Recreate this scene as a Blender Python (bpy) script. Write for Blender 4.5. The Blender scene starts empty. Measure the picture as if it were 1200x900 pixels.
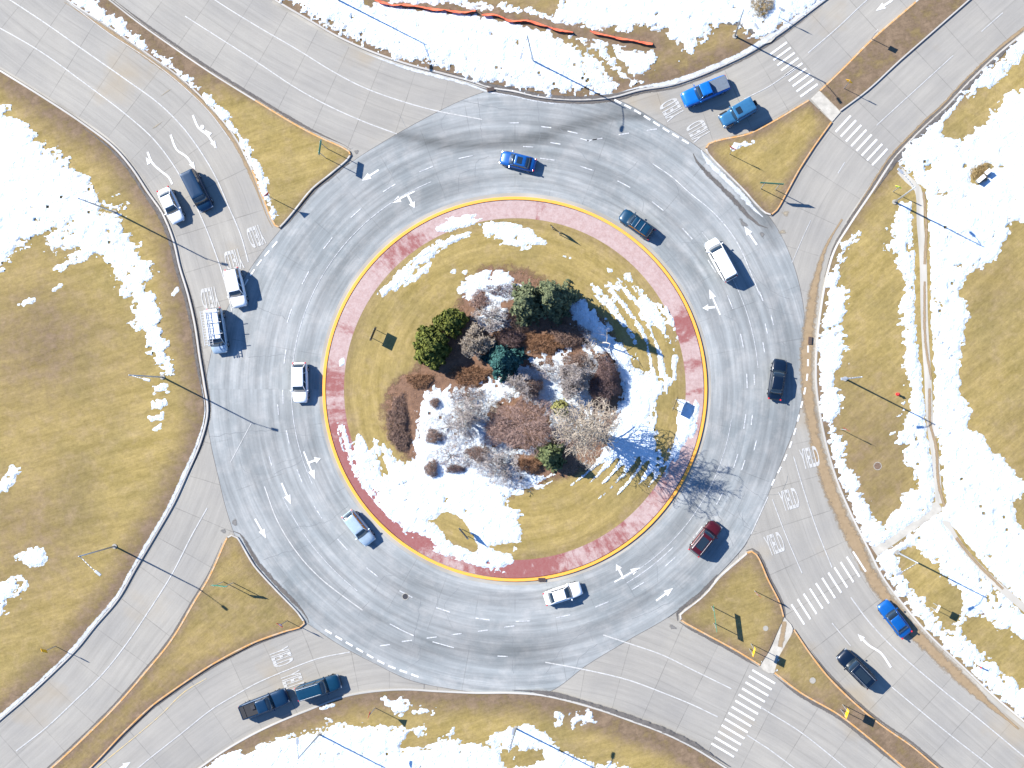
import bpy, math, random
import numpy as np
from mathutils import Vector, Matrix
from mathutils.geometry import delaunay_2d_cdt

random.seed(7)
K = 9.6                                   # picture units per metre on the ground
def gx(x): return (x-600.0)/K
def gy(y): return (450.0-y)/K
def P(x, y, z=0.0): return Vector((gx(x), gy(y), z))

# ------------------------------------------------------------------ camera, light, exposure
scene = bpy.context.scene
COL = scene.collection
H = 126.0
NX, NY = 720.0, 475.0                     # point straight below the camera
cam = bpy.data.cameras.new('camera'); camo = bpy.data.objects.new('camera', cam); COL.objects.link(camo)
camo.location = (gx(NX), gy(NY), H)
cam.sensor_fit = 'HORIZONTAL'; cam.sensor_width = 36.0
cam.lens = 36.0*H*K/1200.0
cam.shift_x = -gx(NX)/(1200/K); cam.shift_y = -gy(NY)/(1200/K)
cam.clip_start = 1.0; cam.clip_end = 5000.0
scene.camera = camo
SUN_EL = math.radians(35); SH = math.radians(-27)      # shadows fall towards this heading
world = bpy.data.worlds.new('World'); scene.world = world; world.use_nodes = True
wn = world.node_tree; wn.nodes.clear()
sky = wn.nodes.new('ShaderNodeTexSky'); sky.sky_type = 'NISHITA'; sky.sun_disc = False
sky.sun_elevation = SUN_EL
sdir = Vector((-math.cos(SH)*math.cos(SUN_EL), -math.sin(SH)*math.cos(SUN_EL), math.sin(SUN_EL)))
sky.sun_rotation = math.atan2(sdir.x, sdir.y)
sky.air_density = 1.0; sky.dust_density = 0.0; sky.ozone_density = 10.0
bg = wn.nodes.new('ShaderNodeBackground'); bg.inputs[1].default_value = 0.10
wo = wn.nodes.new('ShaderNodeOutputWorld')
wn.links.new(sky.outputs[0], bg.inputs[0]); wn.links.new(bg.outputs[0], wo.inputs[0])
sl = bpy.data.lights.new('sun', 'SUN'); sl.energy = 5.0; sl.angle = math.radians(0.5); sl.color = (1.0, 0.95, 0.86)
so = bpy.data.objects.new('sun', sl); COL.objects.link(so)
so.rotation_euler = (-sdir).to_track_quat('-Z', 'Y').to_euler(); so.location = (0, 0, 60)
scene.view_settings.view_transform = 'Standard'; scene.view_settings.look = 'None'
scene.view_settings.gamma = 1.0; scene.view_settings.exposure = 1.36

# ------------------------------------------------------------------ materials
class NT:
    def __init__(s, name):
        s.m = bpy.data.materials.new(name); s.m.use_nodes = True
        s.t = s.m.node_tree; s.b = s.t.nodes['Principled BSDF']
    def n(s, typ, **kw):
        nd = s.t.nodes.new(typ)
        for k, v in kw.items():
            if k.startswith('i_'):
                key = k[2:]; key = int(key) if key.isdigit() else key
                s.put(nd.inputs[key], v)
            else: setattr(nd, k, v)
        return nd
    def put(s, inp, v):
        if hasattr(v, 'is_linked') or isinstance(v, bpy.types.NodeSocket): s.t.links.new(v, inp)
        else: inp.default_value = v
    def math(s, op, a, b=0.0, c=0.0, clamp=False):
        nd = s.t.nodes.new('ShaderNodeMath'); nd.operation = op; nd.use_clamp = clamp
        for i, v in enumerate((a, b, c)): s.put(nd.inputs[i], v)
        return nd.outputs[0]
    def noise(s, scale, vec=None, detail=4, rough=0.6):
        nd = s.t.nodes.new('ShaderNodeTexNoise'); nd.inputs['Scale'].default_value = scale
        nd.inputs['Detail'].default_value = detail; nd.inputs['Roughness'].default_value = rough
        if vec is not None: s.t.links.new(vec, nd.inputs['Vector'])
        return nd.outputs[0]
    def ramp(s, fac, lo, hi):
        nd = s.t.nodes.new('ShaderNodeMapRange'); nd.clamp = True
        s.put(nd.inputs[0], fac); nd.inputs[1].default_value = lo; nd.inputs[2].default_value = hi
        return nd.outputs[0]
    def mix(s, fac, a, b, mode='MIX'):
        nd = s.t.nodes.new('ShaderNodeMix'); nd.data_type = 'RGBA'; nd.blend_type = mode
        s.put(nd.inputs[0], fac)
        for i, v in ((6, a), (7, b)):
            if isinstance(v, tuple): v = (v[0], v[1], v[2], 1.0)
            s.put(nd.inputs[i], v)
        return nd.outputs[2]
    def pos(s): return s.t.nodes.new('ShaderNodeNewGeometry').outputs['Position']
    def mapping(s, vec, rot=0, scale=(1, 1, 1)):
        # rotate first, then stretch
        a = s.t.nodes.new('ShaderNodeVectorRotate'); a.rotation_type = 'Z_AXIS'; a.inputs['Angle'].default_value = rot
        s.t.links.new(vec, a.inputs['Vector'])
        b = s.t.nodes.new('ShaderNodeVectorMath'); b.operation = 'MULTIPLY'; b.inputs[1].default_value = scale
        s.t.links.new(a.outputs[0], b.inputs[0]); return b.outputs[0]
    def attr(s, name):
        a = s.t.nodes.new('ShaderNodeAttribute'); a.attribute_name = name; return a.outputs['Fac']
    def polar(s):
        sep = s.t.nodes.new('ShaderNodeSeparateXYZ'); s.t.links.new(s.pos(), sep.inputs[0])
        x = s.math('SUBTRACT', sep.outputs[0], gx(603.5)); y = s.math('SUBTRACT', sep.outputs[1], gy(456))
        r = s.math('SQRT', s.math('ADD', s.math('MULTIPLY', x, x), s.math('MULTIPLY', y, y)))
        th = s.math('ARCTAN2', y, x)
        return r, th
    def vec(s, x, y, z=0.0):
        c = s.t.nodes.new('ShaderNodeCombineXYZ')
        for i, v in enumerate((x, y, z)): s.put(c.inputs[i], v)
        return c.outputs[0]
    def bump(s, h, strength=0.3, dist=0.05):
        b = s.t.nodes.new('ShaderNodeBump'); b.inputs['Strength'].default_value = strength; b.inputs['Distance'].default_value = dist
        s.t.links.new(h, b.inputs['Height']); s.t.links.new(b.outputs[0], s.b.inputs['Normal'])
    def base(s, c): s.put(s.b.inputs['Base Color'], c)
    def rough(s, r, spec=0.3):
        s.put(s.b.inputs['Roughness'], r); s.b.inputs['Specular IOR Level'].default_value = spec

def plain(name, c, rough=0.6, metal=0.0, spec=0.4, var=0.12, coat=0.0):
    t = NT(name); nz = t.noise(6.0, None, 3)
    t.base(t.mix(t.ramp(nz, 0.3, 0.7), tuple(v*(1-var) for v in c), tuple(min(1, v*(1+var)) for v in c)))
    t.rough(rough, spec); t.b.inputs['Metallic'].default_value = metal
    if coat: t.b.inputs['Coat Weight'].default_value = coat; t.b.inputs['Coat Roughness'].default_value = 0.06
    return t.m

def concrete_road():
    t = NT('road_concrete'); uv = t.t.nodes.new('ShaderNodeUVMap'); uv.uv_map = 'UVMap'
    sep = t.t.nodes.new('ShaderNodeSeparateXYZ'); t.t.links.new(uv.outputs[0], sep.inputs[0])
    u, v = sep.outputs[0], sep.outputs[1]
    su = t.math('DIVIDE', u, 4.6); sv = t.math('DIVIDE', v, 3.9)
    cell = t.vec(t.math('FLOOR', su), t.math('FLOOR', sv))
    wn_ = t.t.nodes.new('ShaderNodeTexWhiteNoise'); t.t.links.new(cell, wn_.inputs[0])
    streak = t.noise(1.0, t.vec(t.math('MULTIPLY', u, 0.06), t.math('MULTIPLY', v, 1.6)), 6, 0.6)
    streak2 = t.noise(1.0, t.vec(t.math('MULTIPLY', u, 0.5), t.math('MULTIPLY', v, 6.0)), 4, 0.7)
    blotch = t.noise(0.12, t.pos(), 5, 0.6); fine = t.noise(5.0, t.pos(), 5, 0.75)
    c = t.mix(t.ramp(blotch, 0.3, 0.7), (0.226, 0.218, 0.203), (0.282, 0.267, 0.238))
    f = t.math('ADD', t.math('MULTIPLY', t.ramp(streak, 0.25, 0.75), 0.22), t.math('MULTIPLY', wn_.outputs[0], 0.07))
    f = t.math('ADD', f, t.math('MULTIPLY', t.ramp(streak2, 0.2, 0.8), 0.13))
    f = t.math('ADD', f, t.math('MULTIPLY', t.ramp(fine, 0.25, 0.75), 0.10))
    f = t.math('ADD', f, 0.70)
    # joints
    fu = t.math('ABSOLUTE', t.math('SUBTRACT', t.math('FRACT', su), 0.5)); fv = t.math('ABSOLUTE', t.math('SUBTRACT', t.math('FRACT', sv), 0.5))
    ju = t.ramp(fu, 0.488, 0.495); jv = t.ramp(fv, 0.484, 0.492)
    jn = t.ramp(t.noise(0.35, t.pos(), 3), 0.38, 0.6)
    jj = t.math('MAXIMUM', ju, t.math('MULTIPLY', jv, 0.4))
    f = t.math('MULTIPLY', f, t.math('SUBTRACT', 1.0, t.math('MULTIPLY', jj, t.math('ADD', t.math('MULTIPLY', jn, 0.22), 0.12))))
    cc = t.t.nodes.new('ShaderNodeVectorMath'); cc.operation = 'SCALE'
    t.t.links.new(c, cc.inputs[0]); t.t.links.new(f, cc.inputs['Scale'])
    st = t.ramp(t.noise(0.09, t.pos(), 4, 0.5), 0.60, 0.72)
    t.base(t.mix(t.math('MULTIPLY', st, 0.5), cc.outputs[0], (0.26, 0.205, 0.13)))
    t.rough(0.85, 0.25); t.bump(fine, 0.15, 0.02); return t.m

def asphalt():
    t = NT('ring_asphalt'); r, th = t.polar()
    a = t.noise(1.0, t.vec(t.math('MULTIPLY', r, 1.5), t.math('MULTIPLY', th, 2.2)), 7, 0.62)
    b = t.noise(1.0, t.vec(t.math('MULTIPLY', r, 4.5), t.math('MULTIPLY', th, 6.0)), 5, 0.65)
    bl = t.noise(0.10, t.pos(), 5, 0.6); fine = t.noise(4.0, t.pos(), 6, 0.75)
    bl2 = t.noise(0.45, t.pos(), 5, 0.65)
    c = t.mix(t.ramp(bl, 0.32, 0.68), (0.250, 0.260, 0.262), (0.175, 0.193, 0.200))
    c = t.mix(t.math('MULTIPLY', t.ramp(bl2, 0.46, 0.66), 0.55), c, (0.31, 0.31, 0.305))
    f = t.math('ADD', t.math('MULTIPLY', t.ramp(a, 0.35, 0.65), 0.40), t.math('MULTIPLY', t.ramp(b, 0.2, 0.8), 0.20))
    f = t.math('ADD', f, t.math('MULTIPLY', t.ramp(fine, 0.2, 0.8), 0.16)); f = t.math('ADD', f, 0.62)
    dk = t.attr('dark')
    dn = t.math('MULTIPLY', dk, t.math('ADD', 0.6, t.math('MULTIPLY', t.ramp(b, 0.3, 0.7), 0.5)))
    f = t.math('MULTIPLY', f, t.math('SUBTRACT', 1.0, dn))
    # faint paving joints radiating from the centre
    ft = t.math('ABSOLUTE', t.math('SUBTRACT', t.math('FRACT', t.math('MULTIPLY', th, 36/6.28318)), 0.5))
    jt = t.math('MULTIPLY', t.ramp(ft, 0.488, 0.496), t.ramp(t.noise(0.25, t.pos(), 2), 0.45, 0.6))
    f = t.math('MULTIPLY', f, t.math('SUBTRACT', 1.0, t.math('MULTIPLY', jt, 0.22)))
    cc = t.t.nodes.new('ShaderNodeVectorMath'); cc.operation = 'SCALE'
    t.t.links.new(c, cc.inputs[0]); t.t.links.new(f, cc.inputs['Scale']); t.base(cc.outputs[0])
    t.rough(0.8, 0.3); t.bump(fine, 0.2, 0.02); return t.m

def grass(name, island=False, rot=0.25):
    t = NT(name)
    if island:
        r, th = t.polar()
        st = t.noise(1.0, t.vec(t.math('MULTIPLY', r, 1.0), t.math('MULTIPLY', th, 1.6)), 5, 0.6)
        st2 = t.noise(1.0, t.vec(t.math('MULTIPLY', r, 3.4), t.math('MULTIPLY', th, 9.0)), 5, 0.7)
    else:
        mp = t.mapping(t.pos(), rot, (0.14, 0.9, 1)); st = t.noise(1.0, mp, 6, 0.62)
        mp2 = t.mapping(t.pos(), rot, (0.8, 4.0, 1)); st2 = t.noise(1.0, mp2, 5, 0.7)
    bl = t.noise(0.09, t.pos(), 4, 0.6); fine = t.noise(3.2, t.pos(), 6, 0.8); pat = t.noise(0.6, t.pos(), 5, 0.7)
    c = t.mix(t.ramp(st, 0.3, 0.7), (0.190, 0.144, 0.048), (0.285, 0.216, 0.088))
    c = t.mix(t.math('MULTIPLY', t.ramp(bl, 0.45, 0.7), 0.55), c, (0.135, 0.112, 0.048))
    c = t.mix(t.math('MULTIPLY', t.ramp(pat, 0.5, 0.8), 0.5), c, (0.30, 0.225, 0.135))
    br = t.math('MULTIPLY', t.attr('brown'), t.math('ADD', 0.55, t.ramp(pat, 0.3, 0.7)), clamp=True)
    c = t.mix(br, c, t.mix(t.ramp(pat, 0.35, 0.65), (0.095, 0.068, 0.046), (0.17, 0.122, 0.082)))
    f = t.math('ADD', 0.52, t.math('ADD', t.math('MULTIPLY', t.ramp(st2, 0.2, 0.8), 0.40), t.math('MULTIPLY', t.ramp(t.math('ADD', t.math('MULTIPLY', fine, .6), t.math('MULTIPLY', t.noise(1.3, t.pos(), 6, .8), .4)), 0.3, 0.7), 0.62)))
    cc = t.t.nodes.new('ShaderNodeVectorMath'); cc.operation = 'SCALE'
    t.t.links.new(c, cc.inputs[0]); t.t.links.new(f, cc.inputs['Scale']); t.base(cc.outputs[0])
    t.rough(0.95, 0.1); t.bump(fine, 0.6, 0.06); return t.m

def snow_mat():
    t = NT('snow_melting'); fine = t.noise(2.5, t.pos(), 6, 0.75); bl = t.noise(0.25, t.pos(), 5, 0.6)
    c = t.mix(t.ramp(bl, 0.3, 0.75), (0.62, 0.69, 0.76), (0.50, 0.58, 0.66))
    sp = t.noise(1.6, t.pos(), 7, 0.85)
    c = t.mix(t.math('MULTIPLY', t.ramp(sp, 0.60, 0.70), 0.55), c, (0.36, 0.36, 0.36))
    th = t.attr('thin')
    c = t.mix(t.math('MULTIPLY', th, t.ramp(t.noise(2.2, t.pos(), 6, 0.85), 0.42, 0.62)), c, (0.30, 0.27, 0.22))
    t.base(c); t.rough(0.6, 0.3); t.bump(t.math('ADD', fine, t.math('MULTIPLY', t.noise(0.9, t.pos(), 5, 0.7), 2.0)), 0.9, 0.18); return t.m

def apron():
    t = NT('pink_brick_apron'); r, th = t.polar()
    fine = t.noise(4.0, t.pos(), 5, 0.7); st = t.noise(1.0, t.vec(t.math('MULTIPLY', r, 0.5), t.math('MULTIPLY', th, 30.0)), 6, 0.7)
    wetn = t.noise(0.8, t.pos(), 5, 0.75)
    c = t.mix(t.ramp(fine, 0.3, 0.7), (0.27, 0.185, 0.175), (0.36, 0.265, 0.252))
    bu = t.math('ABSOLUTE', t.math('SUBTRACT', t.math('FRACT', t.math('MULTIPLY', r, 1.6)), 0.5))
    bv = t.math('ABSOLUTE', t.math('SUBTRACT', t.math('FRACT', t.math('MULTIPLY', th, 100.0)), 0.5))
    c = t.mix(t.math('MULTIPLY', t.math('MAXIMUM', t.ramp(bu, 0.44, 0.48), t.ramp(bv, 0.44, 0.48)), 0.25), c, (0.30, 0.16, 0.14))
    wet = t.math('MULTIPLY', t.attr('wet'), 1.0)
    w = t.ramp(t.math('ADD', wet, t.math('MULTIPLY', t.math('ADD', t.math('SUBTRACT', st, 0.5), t.math('SUBTRACT', wetn, 0.5)), 0.9)), 0.36, 0.62)
    c = t.mix(t.math('MULTIPLY', t.ramp(t.noise(1.3, t.pos(), 6, 0.8), 0.45, 0.65), 0.5), c, (0.40, 0.33, 0.32))
    c = t.mix(t.math('MULTIPLY', w, t.math('ADD', 0.55, t.math('MULTIPLY', fine, 0.6)), clamp=True), c, (0.19, 0.05, 0.048))
    t.base(c); t.rough(0.8, 0.3); return t.m

def silt(name, c1, c2, dens=0.5, soft=0.35):
    t = NT(name); uv = t.t.nodes.new('ShaderNodeUVMap'); uv.uv_map = 'UVMap'
    sep = t.t.nodes.new('ShaderNodeSeparateXYZ'); t.t.links.new(uv.outputs[0], sep.inputs[0])
    v = t.math('ABSOLUTE', sep.outputs[1])                      # 0 in the middle, 1 at the edge
    n1 = t.noise(1.4, t.pos(), 6, 0.8); n2 = t.noise(0.2, t.pos(), 4, 0.6)
    e = t.math('ADD', t.math('SUBTRACT', 1.0, v), t.math('MULTIPLY', t.math('SUBTRACT', n1, 0.5), 1.4))
    e = t.math('ADD', e, t.math('MULTIPLY', t.math('SUBTRACT', n2, 0.5), 0.8))
    a = t.ramp(e, dens-soft*0.5, dens+soft*0.5)
    t.base(t.mix(t.ramp(n1, 0.3, 0.7), c1, c2)); t.rough(0.9, 0.2)
    t.put(t.b.inputs['Alpha'], a); return t.m

def paint(name, c, under, wear=0.5):
    t = NT(name); n = t.noise(2.2, t.pos(), 6, 0.8)
    t.base(t.mix(t.ramp(n, wear-0.05, wear+0.12), c, under)); t.rough(0.7, 0.3); return t.m

M = {}
M['road'] = concrete_road(); M['asphalt'] = asphalt()
M['grass'] = grass('winter_grass', rot=math.radians(-17)); M['grass_e'] = grass('winter_grass_east', rot=math.radians(-40))
M['grass_i'] = grass('island_grass', True)
M['snow'] = snow_mat(); M['apron'] = apron()
M['kerb'] = plain('kerb_concrete', (0.36, 0.345, 0.32), 0.85, var=0.25)
M['kerb_orange'] = paint('kerb_faded_orange', (0.44, 0.23, 0.075), (0.40, 0.31, 0.22), 0.50)
M['kerb_yellow'] = paint('kerb_yellow', (0.70, 0.31, 0.045), (0.52, 0.25, 0.10), 0.58)
M['gutter'] = plain('gutter_concrete', (0.27, 0.255, 0.225), 0.9, var=0.25)
M['line'] = paint('white_line_paint', (0.41, 0.41, 0.405), (0.28, 0.28, 0.275), 0.50)
M['line_ring'] = paint('worn_ring_paint', (0.50, 0.51, 0.52), (0.24, 0.25, 0.265), 0.48)
M['bold'] = paint('thick_white_paint', (0.56, 0.56, 0.555), (0.32, 0.32, 0.32), 0.55)
M['text'] = paint('worn_letter_paint', (0.40, 0.40, 0.395), (0.30, 0.295, 0.28), 0.47)
M['yline'] = paint('yellow_line_paint', (0.50, 0.36, 0.14), (0.33, 0.30, 0.24), 0.45)
M['crack'] = plain('crack_tar', (0.13, 0.14, 0.15), 0.8)
M['mulch'] = silt('mulch_bark', (0.085, 0.050, 0.035), (0.22, 0.13, 0.085), 0.25, 0.3)
M['path'] = plain('path_concrete', (0.35, 0.33, 0.29), 0.9, var=0.18)
M['silt_tan'] = silt('silt_tan', (0.20, 0.145, 0.085), (0.27, 0.20, 0.125), 0.42, 0.45)
M['silt_faint'] = silt('faint_tan_stain', (0.25, 0.215, 0.16), (0.29, 0.25, 0.19), 0.55, 0.6)
M['silt_wet'] = silt('damp_stain', (0.12, 0.115, 0.11), (0.17, 0.165, 0.16), 0.55, 0.35)
M['silt_dark'] = silt('silt_dark', (0.06, 0.055, 0.055), (0.13, 0.12, 0.11), 0.55, 0.3)
M['silt_snow'] = silt('dirty_slush', (0.27, 0.28, 0.29), (0.48, 0.50, 0.52), 0.5, 0.2)
M['soil'] = plain('bare_soil', (0.13, 0.085, 0.06), 0.95, var=0.4)
M['steel'] = plain('galvanised_steel', (0.42, 0.44, 0.46), 0.45, 0.6)
M['darkmetal'] = plain('dark_metal', (0.045, 0.045, 0.05), 0.5, 0.3)
M['sign_green'] = plain('sign_green', (0.01, 0.20, 0.13), 0.5)
M['sign_yellow'] = plain('sign_yellow', (0.80, 0.42, 0.01), 0.5, var=0.03)
M['sign_lime'] = plain('sign_lime', (0.62, 0.72, 0.02), 0.5, var=0.03)
M['sign_white'] = plain('sign_white', (0.68, 0.68, 0.68), 0.5, var=0.03)
M['sign_red'] = plain('sign_red', (0.45, 0.02, 0.02), 0.5, var=0.03)
M['black'] = plain('sign_black', (0.015, 0.015, 0.015), 0.6)
M['orange_net'] = plain('orange_netting', (0.72, 0.13, 0.06), 0.8, var=0.2)
M['tyre'] = plain('tyre_rubber', (0.02, 0.02, 0.02), 0.85)
M['rim'] = plain('wheel_rim', (0.45, 0.46, 0.48), 0.35, 0.8)
M['glass'] = plain('car_glass', (0.012, 0.02, 0.028), 0.04, 0.0, 0.9, coat=0.6)
M['headlamp'] = plain('headlamp_lens', (0.30, 0.33, 0.36), 0.15, 0.3, 0.5)
M['taillamp'] = plain('taillamp_lens', (0.50, 0.02, 0.03), 0.2, 0.0, 0.8)
M['trim'] = plain('black_trim', (0.02, 0.02, 0.022), 0.6)
M['wood'] = plain('bark', (0.12, 0.10, 0.085), 0.9, var=0.3)
M['greybark'] = plain('pale_grey_bark', (0.42, 0.38, 0.32), 0.9, var=0.2)
M['hydrant'] = plain('red_hydrant_paint', (0.5, 0.03, 0.03), 0.5)

def leaf_mat(name, a, b):
    t = NT(name); g = t.t.nodes.new('ShaderNodeNewGeometry')
    t.base(t.mix(g.outputs['Random Per Island'], a, b)); t.rough(0.8, 0.2); return t.m
M['juniper'] = leaf_mat('olive_juniper_leaf', (0.04, 0.052, 0.010), (0.13, 0.142, 0.028))
M['spruce'] = leaf_mat('grey_green_spruce_leaf', (0.035, 0.05, 0.028), (0.13, 0.145, 0.075))
M['bluespruce'] = leaf_mat('blue_spruce_leaf', (0.012, 0.045, 0.042), (0.045, 0.125, 0.115))
M['darkconifer'] = leaf_mat('dark_green_conifer_leaf', (0.035, 0.05, 0.02), (0.12, 0.14, 0.06))
M['limeshrub'] = leaf_mat('yellow_green_leaf', (0.17, 0.17, 0.06), (0.30, 0.29, 0.11))
M['twig_pale'] = leaf_mat('pale_twig', (0.24, 0.20, 0.16), (0.42, 0.36, 0.29))
M['twig_grey'] = leaf_mat('grey_twig', (0.22, 0.19, 0.18), (0.40, 0.36, 0.34))
M['twig_pink'] = leaf_mat('reddish_twig', (0.23, 0.15, 0.125), (0.38, 0.27, 0.23))
M['twig_brown'] = leaf_mat('brown_twig', (0.15, 0.10, 0.08), (0.28, 0.19, 0.15))
M['twig_dark'] = leaf_mat('dark_purple_twig', (0.10, 0.065, 0.065), (0.19, 0.13, 0.12))
M['straw'] = leaf_mat('straw_grass', (0.22, 0.155, 0.06), (0.38, 0.28, 0.14))
M['litter'] = leaf_mat('leaf_litter', (0.16, 0.085, 0.045), (0.30, 0.17, 0.10))

# ------------------------------------------------------------------ mesh helpers
def link(name, me, mat, parent=None, loc=None):
    o = bpy.data.objects.new(name, me); COL.objects.link(o)
    if mat is not None and not me.materials: me.materials.append(mat)
    if parent is not None: o.parent = parent
    if loc is not None: o.location = loc
    return o
def mesh(name, vs, fs):
    me = bpy.data.meshes.new(name); me.from_pydata([tuple(v) for v in vs], [], fs); me.update(); return me
def tag(o, label=None, cat=None, group=None, kind=None):
    if label: o['label'] = label
    if cat: o['category'] = cat
    if group: o['group'] = group
    if kind: o['kind'] = kind
    return o
def struct(o): o['kind'] = 'structure'; return o
def empty(name, loc, rz=0.0):
    o = bpy.data.objects.new(name, None); COL.objects.link(o); o.location = loc; o.rotation_euler = (0, 0, rz)
    o.empty_display_size = 0.3; return o
def smooth(o):
    for p in o.data.polygons: p.use_smooth = True
    return o

class MB:
    def __init__(s): s.v = []; s.f = []
    def add(s, vs, fs):
        n = len(s.v); s.v += [tuple(v) for v in vs]; s.f += [tuple(i+n for i in f) for f in fs]
    def box(s, c, d, rz=0.0):
        cx, cy, cz = c; a, b, e = d[0]/2, d[1]/2, d[2]/2; co, si = math.cos(rz), math.sin(rz)
        vs = []
        for z in (-e, e):
            for x, y in ((-a, -b), (a, -b), (a, b), (-a, b)): vs.append((cx+x*co-y*si, cy+x*si+y*co, cz+z))
        s.add(vs, [(3, 2, 1, 0), (4, 5, 6, 7), (0, 1, 5, 4), (1, 2, 6, 5), (2, 3, 7, 6), (3, 0, 4, 7)])
    def tube(s, p0, p1, r0, r1, n=8, cap=True):
        p0, p1 = Vector(p0), Vector(p1); d = (p1-p0)
        if d.length < 1e-6: return
        d.normalize(); a = d.orthogonal().normalized(); b = d.cross(a)
        vs = []
        for p, r in ((p0, r0), (p1, r1)):
            for i in range(n):
                t = 2*math.pi*i/n; vs.append(p+a*math.cos(t)*r+b*math.sin(t)*r)
        fs = [(i, (i+1) % n, n+(i+1) % n, n+i) for i in range(n)]
        if cap: fs += [tuple(range(n-1, -1, -1)), tuple(range(n, 2*n))]
        s.add(vs, fs)
    def poly(s, pts, z0, z1):
        n = len(pts); vs = [(p[0], p[1], z0) for p in pts]+[(p[0], p[1], z1) for p in pts]
        s.add(vs, [tuple(range(n-1, -1, -1)), tuple(range(n, 2*n))]+[(i, (i+1) % n, n+(i+1) % n, n+i) for i in range(n)])
    def build(s, name, mat, parent=None, loc=None, bevel=0.0, sm=False):
        o = link(name, mesh(name, s.v, s.f), mat, parent, loc)
        if sm: smooth(o)
        if bevel:
            m = o.modifiers.new('bevel', 'BEVEL'); m.width = bevel; m.segments = 2; m.limit_method = 'ANGLE'
        return o

def curve(pts, step=6.0, closed=False):
    pts = [np.array(p, float) for p in pts]; n = len(pts); out = []
    rng = range(n if closed else n-1)
    for i in rng:
        if closed: p0, p1, p2, p3 = pts[(i-1) % n], pts[i], pts[(i+1) % n], pts[(i+2) % n]
        else: p0, p1, p2, p3 = pts[max(i-1, 0)], pts[i], pts[i+1], pts[min(i+2, n-1)]
        L = np.linalg.norm(p2-p1); 
        if L < 0.5: continue
        k = max(1, int(L/step)) if L < 260 else 1
        # centripetal-ish tangents keep long and short spans from overshooting
        d0, d2 = np.linalg.norm(p1-p0)+1e-6, np.linalg.norm(p3-p2)+1e-6
        m1 = ((p1-p0)/d0+(p2-p1)/L)/2*min(L, 2*d0) if d0 > 1 else (p2-p1)
        m2 = ((p2-p1)/L+(p3-p2)/d2)/2*min(L, 2*d2) if d2 > 1 else (p2-p1)
        for j in range(k):
            t = j/k; t2, t3 = t*t, t*t*t
            out.append((2*t3-3*t2+1)*p1+(t3-2*t2+t)*m1+(-2*t3+3*t2)*p2+(t3-t2)*m2)
    if not closed: out.append(pts[-1])
    return np.array(out)

def normals(c, closed=False):
    if closed: d = np.roll(c, -1, 0)-np.roll(c, 1, 0)
    else: d = np.gradient(c, axis=0)
    d = d/(np.linalg.norm(d, axis=1)[:, None]+1e-9)
    return np.stack([-d[:, 1], d[:, 0]], 1)       # picture space normal

def set_uv(me, uvs):
    l = me.uv_layers.new(name='UVMap'); idx = np.empty(len(me.loops), dtype=np.int32); me.loops.foreach_get('vertex_index', idx)
    l.data.foreach_set('uv', np.asarray(uvs, dtype=np.float32)[idx].ravel())

def ribbon(name, pts, hw, z, mat, step=8.0, norm_uv=False, ncross=2, closed=False, raw=False):
    c = np.array(pts, float) if raw else curve(pts, step, closed); n = normals(c, closed)
    hw = np.full(len(c), hw) if np.isscalar(hw) else np.asarray(hw)
    s = np.concatenate([[0], np.cumsum(np.linalg.norm(np.diff(c, axis=0), axis=1))])/K
    vs, uv = [], []
    for j in range(ncross+1):
        k = -1+2*j/ncross; q = c+n*(hw*k)[:, None]
        for i in range(len(c)): vs.append((gx(q[i, 0]), gy(q[i, 1]), z)); uv.append((s[i], k if norm_uv else k*hw[i]/K))
    m = len(c); fs = []
    for j in range(ncross):
        for i in range(m if closed else m-1):
            i2 = (i+1) % m; fs.append((j*m+i, j*m+i2, (j+1)*m+i2, (j+1)*m+i))
    me = mesh(name, vs, fs)
    if len(me.polygons) and me.polygons[0].normal.z < 0: me.flip_normals()
    set_uv(me, uv); return link(name, me, mat)

def inside(px, py, poly):
    r = np.zeros(px.shape, bool); n = len(poly)
    for i in range(n):
        x1, y1 = poly[i]; x2, y2 = poly[(i+1) % n]
        if y1 == y2: continue
        c = ((y1 > py) != (y2 > py)) & (px < (x2-x1)*(py-y1)/(y2-y1)+x1); r ^= c
    return r
def dist(px, py, line, closed=False):
    d = np.full(px.shape, 1e9); n = len(line)
    for i in range(n if closed else n-1):
        x1, y1 = line[i]; x2, y2 = line[(i+1) % n]; dx, dy = x2-x1, y2-y1; L = dx*dx+dy*dy+1e-9
        t = np.clip(((px-x1)*dx+(py-y1)*dy)/L, 0, 1)
        d = np.minimum(d, (px-x1-t*dx)**2+(py-y1-t*dy)**2)
    return np.sqrt(d)
def sdf(px, py, poly): return np.where(inside(px, py, poly), 1, -1)*dist(px, py, poly, True)
_rs = np.random.RandomState(3); LAT = _rs.rand(512, 512)
def vn(x, y, sc, seed=0):
    x = x/sc+seed*37.3+1000; y = y/sc+seed*91.7+1000; xi = np.floor(x).astype(int); yi = np.floor(y).astype(int)
    fx, fy = x-xi, y-yi; fx = fx*fx*(3-2*fx); fy = fy*fy*(3-2*fy)
    g = lambda a, b: LAT[a % 512, b % 512]
    return (g(xi, yi)*(1-fx)+g(xi+1, yi)*fx)*(1-fy)+(g(xi, yi+1)*(1-fx)+g(xi+1, yi+1)*fx)*fy-0.5
def fbm(x, y, sc, seed=0, oc=4, gain=0.55):
    a, s, r = 1.0, sc, 0
    for i in range(oc): r = r+a*vn(x, y, s, seed+i*7); a *= gain; s /= 2.07
    return r

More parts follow.
